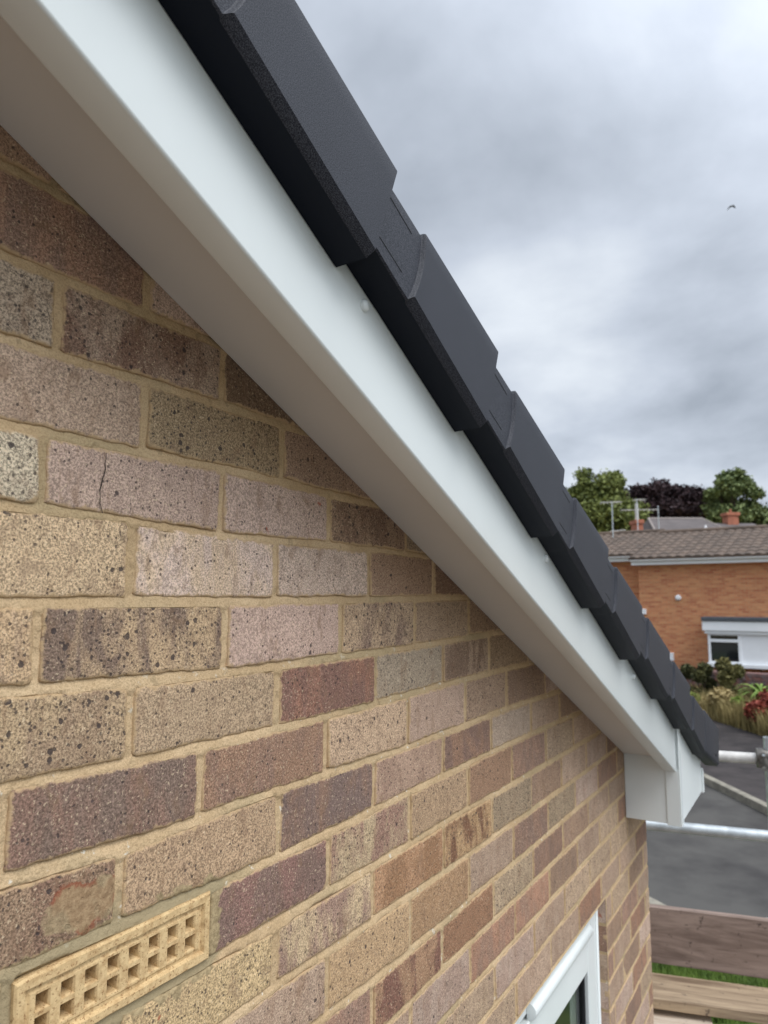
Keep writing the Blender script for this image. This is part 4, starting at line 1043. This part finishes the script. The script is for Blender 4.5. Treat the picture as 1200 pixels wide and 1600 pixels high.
def shrub(name, px, py, D, wpx, hpx, mat, n, size, label, cat='shrub', style='leaf'):
    k = D/F_PX; base = at(px, py, D); zg = base.z
    root = empty(name, base); tag(root, label, cat)
    rnd = random.Random(int(px*3+py)); rw, rh = wpx*k/2, hpx*k; vs = []; fs = []
    b = MB()
    for i in range(7):
        a = rnd.uniform(0, 6.28); b.tube((0, 0, 0), (math.cos(a)*rw*.6, math.sin(a)*rw*.6, rh*rnd.uniform(.5, .9)), .015, .006, seg=5)
    b.build('stem', M_bark, root)
    subs = [(Vector((rnd.uniform(-1, 1)*rw, rnd.uniform(-1, 1)*rw*.6, rh*rnd.uniform(.1, .95))), rw*rnd.uniform(.25, .5)) for _ in range(12)]
    for _ in range(n):
        c, r = rnd.choice(subs)
        v = Vector((rnd.gauss(0, 1), rnd.gauss(0, 1), rnd.gauss(0, 1))).normalized()*(rnd.random()**.5)*r; p = c+v; p.z = max(p.z, .01)
        s_ = size*rnd.uniform(.6, 1.4); a = Vector((rnd.gauss(0, 1), rnd.gauss(0, 1), rnd.gauss(0, .7)))
        if style == 'grass': a = Vector((rnd.gauss(0, .3), rnd.gauss(0, .3), 1))
        a = a.normalized()*s_; bb = a.orthogonal().normalized()*s_*(.5 if style == 'leaf' else .12)
        bb = Matrix.Rotation(rnd.uniform(0, 6.28), 3, a.normalized()) @ bb
        q = len(vs); vs += [p-a, p+bb, p+a, p-bb]; fs.append((q, q+1, q+2, q+3))
    b = MB(); b.add(vs, fs); b.build('foliage', mat, root, recalc=False); return root
M_s1 = leafmat('olive_leaves', S(84, 84, 50), S(126, 118, 72)); M_s2 = leafmat('dark_leaves', S(58, 62, 38), S(98, 96, 58)); M_s3 = leafmat('fresh_leaves', S(84, 112, 44), S(146, 160, 78))
M_s4 = leafmat('red_leaves', S(108, 48, 40), S(164, 86, 68)); M_s5 = leafmat('straw_leaves', S(136, 120, 80), S(186, 166, 118))
shrub('garden_shrub', 1092, 1118, 20.0, 56, 92, M_s2, 7500, .06, 'dark shrub below the white bay beside the verge caps')
shrub('garden_shrub', 1082, 1132, 19.0, 34, 44, M_s3, 2600, .05, 'yellow green shrub low beside the black verge caps')
shrub('garden_shrub', 1142, 1118, 19.5, 60, 86, M_s1, 7500, .06, 'olive shrub below the window of the white bay')
shrub('garden_shrub', 1162, 1152, 17.8, 44, 58, M_s3, 7500, .05, 'fresh green bush to the left of the red maple')
shrub('red_maple', 1203, 1176, 16.5, 80, 84, M_s4, 7000, .055, 'red leaved maple shrub at the right edge of the photo')
shrub('garden_shrub', 1116, 1146, 18.3, 62, 60, M_s5, 5200, .06, 'straw coloured dry shrub between the dark shrub and the tall grass', style='leaf')
# strap-leaved plant
def cordyline():
    base = at(1190, 1120, 18.5); root = empty('cordyline', base); tag(root, 'bright green strap leaved cordyline below the right end of the bay', 'plant')
    rnd = random.Random(5); b = MB(); b.tube((0, 0, 0), (0, 0, .45), .06, .05, seg=8); b.build('trunk', M_bark, root)
    b = MB()
    for i in range(80):
        a = rnd.uniform(0, 6.28); el_ = rnd.uniform(.1, 1.4); l_ = rnd.uniform(.5, .85); w_ = .035; d = Vector((math.cos(a), math.sin(a), 0)); sd = Vector((-d.y, d.x, 0))*w_
        pr = []; p = Vector((0, 0, .45)); ang = el_
        for s_ in range(7):
            ww = math.sin(math.pi*(s_+.6)/7.2)
            pr.append((p-sd*ww, p+sd*ww)); p = p+(d*math.cos(ang)+Vector((0, 0, math.sin(ang))))*l_/6; ang -= .33
        k0 = len(b.v)
        for l2, r2 in pr: b.v += [tuple(l2), tuple(r2)]
        for s_ in range(6): b.f.append((k0+2*s_, k0+2*s_+1, k0+2*s_+3, k0+2*s_+2)); b.m.append(0)
    b.build('leaves', leafmat('strap_leaf', S(74, 104, 40), S(142, 164, 84)), root, recalc=False)
cordyline()
# climbing sprig on white bay
def sprig():
    P0 = at(1197, 1040, 22.6); root = empty('climbing_plant', P0); tag(root, 'bare thin climber reaching up the white bay panel', 'plant')
    b = MB(); pts = [Vector((0, 0, -1.0)), Vector((0, .1, -.3)), Vector((-.05, .25, .1)), Vector((0, .42, .35)), Vector((0, .38, .7)), Vector((0, .52, 1.05)), Vector((0, .6, 1.2))]
    for a, c in zip(pts, pts[1:]): b.tube(a, c, .012, .009, seg=6)
    b.build('stem', M_bark, root)
    vs = []; b = MB(); rnd = random.Random(8)
    for i in range(45):
        k = rnd.randrange(2, len(pts)-1); p = pts[k].lerp(pts[k+1], rnd.random())+Vector((0, rnd.uniform(-.06, .06), rnd.uniform(-.05, .05))); s_ = .03
        b.add([p+Vector((0, -s_, 0)), p+Vector((s_, 0, s_)), p+Vector((0, s_, 0)), p+Vector((0, 0, -s_))], [(0, 1, 2, 3)])
    b.build('leaves', M_s2, root, recalc=False)
sprig()
# long dry grass on the bank beyond the footpath
M_dry = leafmat('dry_grass', S(116, 106, 66), S(176, 158, 108))
bankz = lambda x: ZG+.10
def reg2():
    while True:
        px, py = random.uniform(1040, 1240), random.uniform(1095, 1215)
        q = onz(px, py, ZG+.05)
        d = (A1-A0).normalized(); nn = Vector((-d.y, d.x)); nn = nn if nn.x > 0 else -nn
        if (q.xy-A0).dot(nn) > 3.1: return q.x, q.y, ZG
blades('dry_grass', 16000, reg2, .25, .75, .012, M_dry, ZG, .5, 'long straw coloured grass on the bank between footpath and garden')

# ------------------------------------------------------------------ roofs and aerials further off
def aerial(px, py0, py1, D, bx0, bx1, by, label, els=7, lowbar=None):
    k = D/F_PX; base = at(px, py1, D); root = empty('tv_aerial', base); tag(root, label, 'aerial', 'rooftop aerials')
    h = (py1-py0)*k; b = MB(); b.tube((0, 0, 0), (0, 0, h), .022, seg=8); b.build('mast', M_galv, root)
    b = MB(); za = (py1-by)*k; x0, x1 = (bx0-px)*k, (bx1-px)*k
    b.tube(_r0*x0+Vector((0, 0, za)), _r0*x1+Vector((0, 0, za+.04)), .014, seg=6)
    fw = Vector((-_r0.y, _r0.x, 0))
    for i in range(els):
        p = _r0*(x0+(x1-x0)*i/(els-1))+Vector((0, 0, za)); b.tube(p-fw*.25, p+fw*.25, .006, seg=5); b.tube(p-Vector((0, 0, .07)), p+Vector((0, 0, .07)), .006, seg=5)
    b.build('antenna', M_galvl, root); b = MB()
    if lowbar: z2 = (py1-lowbar)*k; b.tube(_r0*(-.1)+Vector((0, 0, z2)), _r0*(20*k)+Vector((0, 0, z2+.05)), .014, seg=6); b.build('lower_bar', M_galvl, root)
aerial(958, 783, 840, 29, 941, 972, 785, 'tall tv aerial left of the orange brick house roof', lowbar=830)
aerial(997, 779, 834, 31, 992, 1010, 781, 'second tv aerial in front of the copper beech')
aerial(1030, 790, 834, 34, 972, 1030, 797, 'aerial with the longest flat boom in front of the beech', els=9)
# house behind
M_slate = simple('grey_slate', S(96, 88, 86), .8, .25, 2, .2, 20); M_redb = simple('red_brick_far', S(176, 112, 88), .9, .25, 3)
D2 = 44.0
def far_house():
    P = at(1110, 938, D2); P.z = ZG; k = D2/F_PX
    root = empty('rear_house', P, math.atan2(_r0.y, _r0.x)); tag(root, 'grey hipped slate roofed house behind the orange brick house', 'house')
    X = lambda px: (px-1110)*k; Z = lambda py: (938-py)*k-ZG
    b = MB(); b.box((X(1048), 1, 0), (X(1172), 8, Z(838))); b.build('wall', M_redb, root)
    b = MB(); e0, e1, ez = X(1040), X(1178), Z(840); kb = (D2+4.8)/D2; r0, r1, rz_ = X(1066)*kb, X(1150)*kb, (938-809)*k*kb-ZG
    vs = [(e0, .5, ez), (e1, .5, ez), (e1, 8.5, ez), (e0, 8.5, ez), (r0, 4.5, rz_), (r1, 4.5, rz_)]
    b.add(vs, [(0, 1, 5, 4), (1, 2, 5), (2, 3, 4, 5), (3, 0, 4), (0, 3, 2, 1)]); b.build('roof', M_slate, root)
    b = MB(); b.tube(vs[0], vs[4], .07, seg=8); b.tube(vs[4], vs[5], .07, seg=8); b.tube(vs[1], vs[5], .07, seg=8); b.build('ridge_tiles', simple('pale_ridge', S(146, 136, 130), .8), root)
    b = MB(); xx = X(1129); b.tube((xx, 1.8, Z(836)), (xx, 1.8, Z(814)), .14, .06, seg=10); b.build('vent_pipe', M_white, root)
far_house()
def chimney_house(px, D, cw, ytop, ybot, label, pot=True, potc=None, hw=80, roofy=826):
    P = at(px, 938, D); P.z = ZG; k = D/F_PX; root = empty('terraced_house', P, math.atan2(_r0.y, _r0.x)); tag(root, label, 'house')
    Z = lambda py: (938-py)*k-ZG
    k *= (D+3.6)/D; rf_y = Z(roofy)
    b = MB(); b.box((-hw*k, 0, 0), (hw*k, 7, rf_y-1.2)); b.build('wall', M_redb, root)
    b = MB(); b.add([(-hw*k, -.3, rf_y-1.2), (hw*k, -.3, rf_y-1.2), (hw*k, 7.3, rf_y-1.2), (-hw*k, 7.3, rf_y-1.2), (-hw*k, 3.5, rf_y), (hw*k, 3.5, rf_y)], [(0, 1, 5, 4), (2, 3, 4, 5), (1, 2, 5), (3, 0, 4), (0, 3, 2, 1)])
    rf = b.build('roof', M_slate, root)
    b = MB(); w_ = cw*k/2; b.box((-w_, 3, rf_y-.8), (w_, 3.9, Z(ytop)-.22)); b.box((-w_*1.25, 2.92, Z(ytop)-.22), (w_*1.25, 3.98, Z(ytop))); ch = b.build('chimney', M_redb, root, bevel=.02)
    if pot:
        b = MB(); b.tube((0, 3.4, Z(ytop)), (0, 3.4, Z(pot)), .10, .085, seg=12); b.build('chimney_pot', potc or M_galvl, ch)
chimney_house(1036, 38, 11, 812, 830, 'house hidden behind roof with one red brick chimney and tall grey flue', pot=785, hw=20, roofy=836)
chimney_house(1186, 50, 17, 800, 822, 'house at the right with a broad red brick chimney and orange ridge', pot=794, potc=M_redb, hw=36, roofy=816)

# ------------------------------------------------------------------ bird
def bird():
    P = at(1142, 323, 34); root = empty('bird', P); tag(root, 'small dark bird flying high in the grey sky', 'bird')
    k = 45/F_PX; V = lambda x, y, f=0: _r0*(x*k)+Vector((0, 0, -y*k))+_f*f
    b = MB(); vs = []; fs = []
    M_b = simple('bird_feathers', S(44, 48, 46), .8, .2, 10)
    # body: lathe between tail and beak
    ax = [(-.9, .0), (-.6, .25), (0, .7), (.6, .75), (1.1, .5), (1.4, .35), (1.7, 0.02)]
    for x, r in ax:
        for i in range(10): t_ = 2*math.pi*i/10; vs.append(V(1+x, -.8)+Vector((0, 0, math.sin(t_)*r*k))+_f*(math.cos(t_)*r*k)+Vector((0, 0, .0)))
    for a in range(len(ax)-1):
        for i in range(10): fs.append((a*10+i, a*10+(i+1) % 10, a*10+10+(i+1) % 10, a*10+10+i))
    b.add(vs, fs); b.build('body', M_b, root, smooth=True)
    for pts in ([(1.6, -1.6), (-1.0, -1.0), (-3.2, 1.2), (-4.2, 4.2), (-2.6, 2.4), (-.6, .8), (1.2, .2)], [(1.0, -1.6), (3.0, -2.2), (4.8, -.6), (5.4, 1.6), (4.2, .8), (2.6, -.2)]):
        b = MB(); n = len(pts); vs = [V(x, y, -.03+.1*abs(x)*k) for x, y in pts]+[V(x, y, .03+.1*abs(x)*k) for x, y in pts]
        b.add(vs, [tuple(range(n)), tuple(range(2*n-1, n-1, -1))]+[(i, (i+1) % n, (i+1) % n+n, i+n) for i in range(n)]); b.build('wing', M_b, root)
bird()
for o in list(COL.objects):
    if o.type == 'MESH' and o.parent is None and 'kind' not in o and 'label' not in o: print('UNTAGGED', o.name)
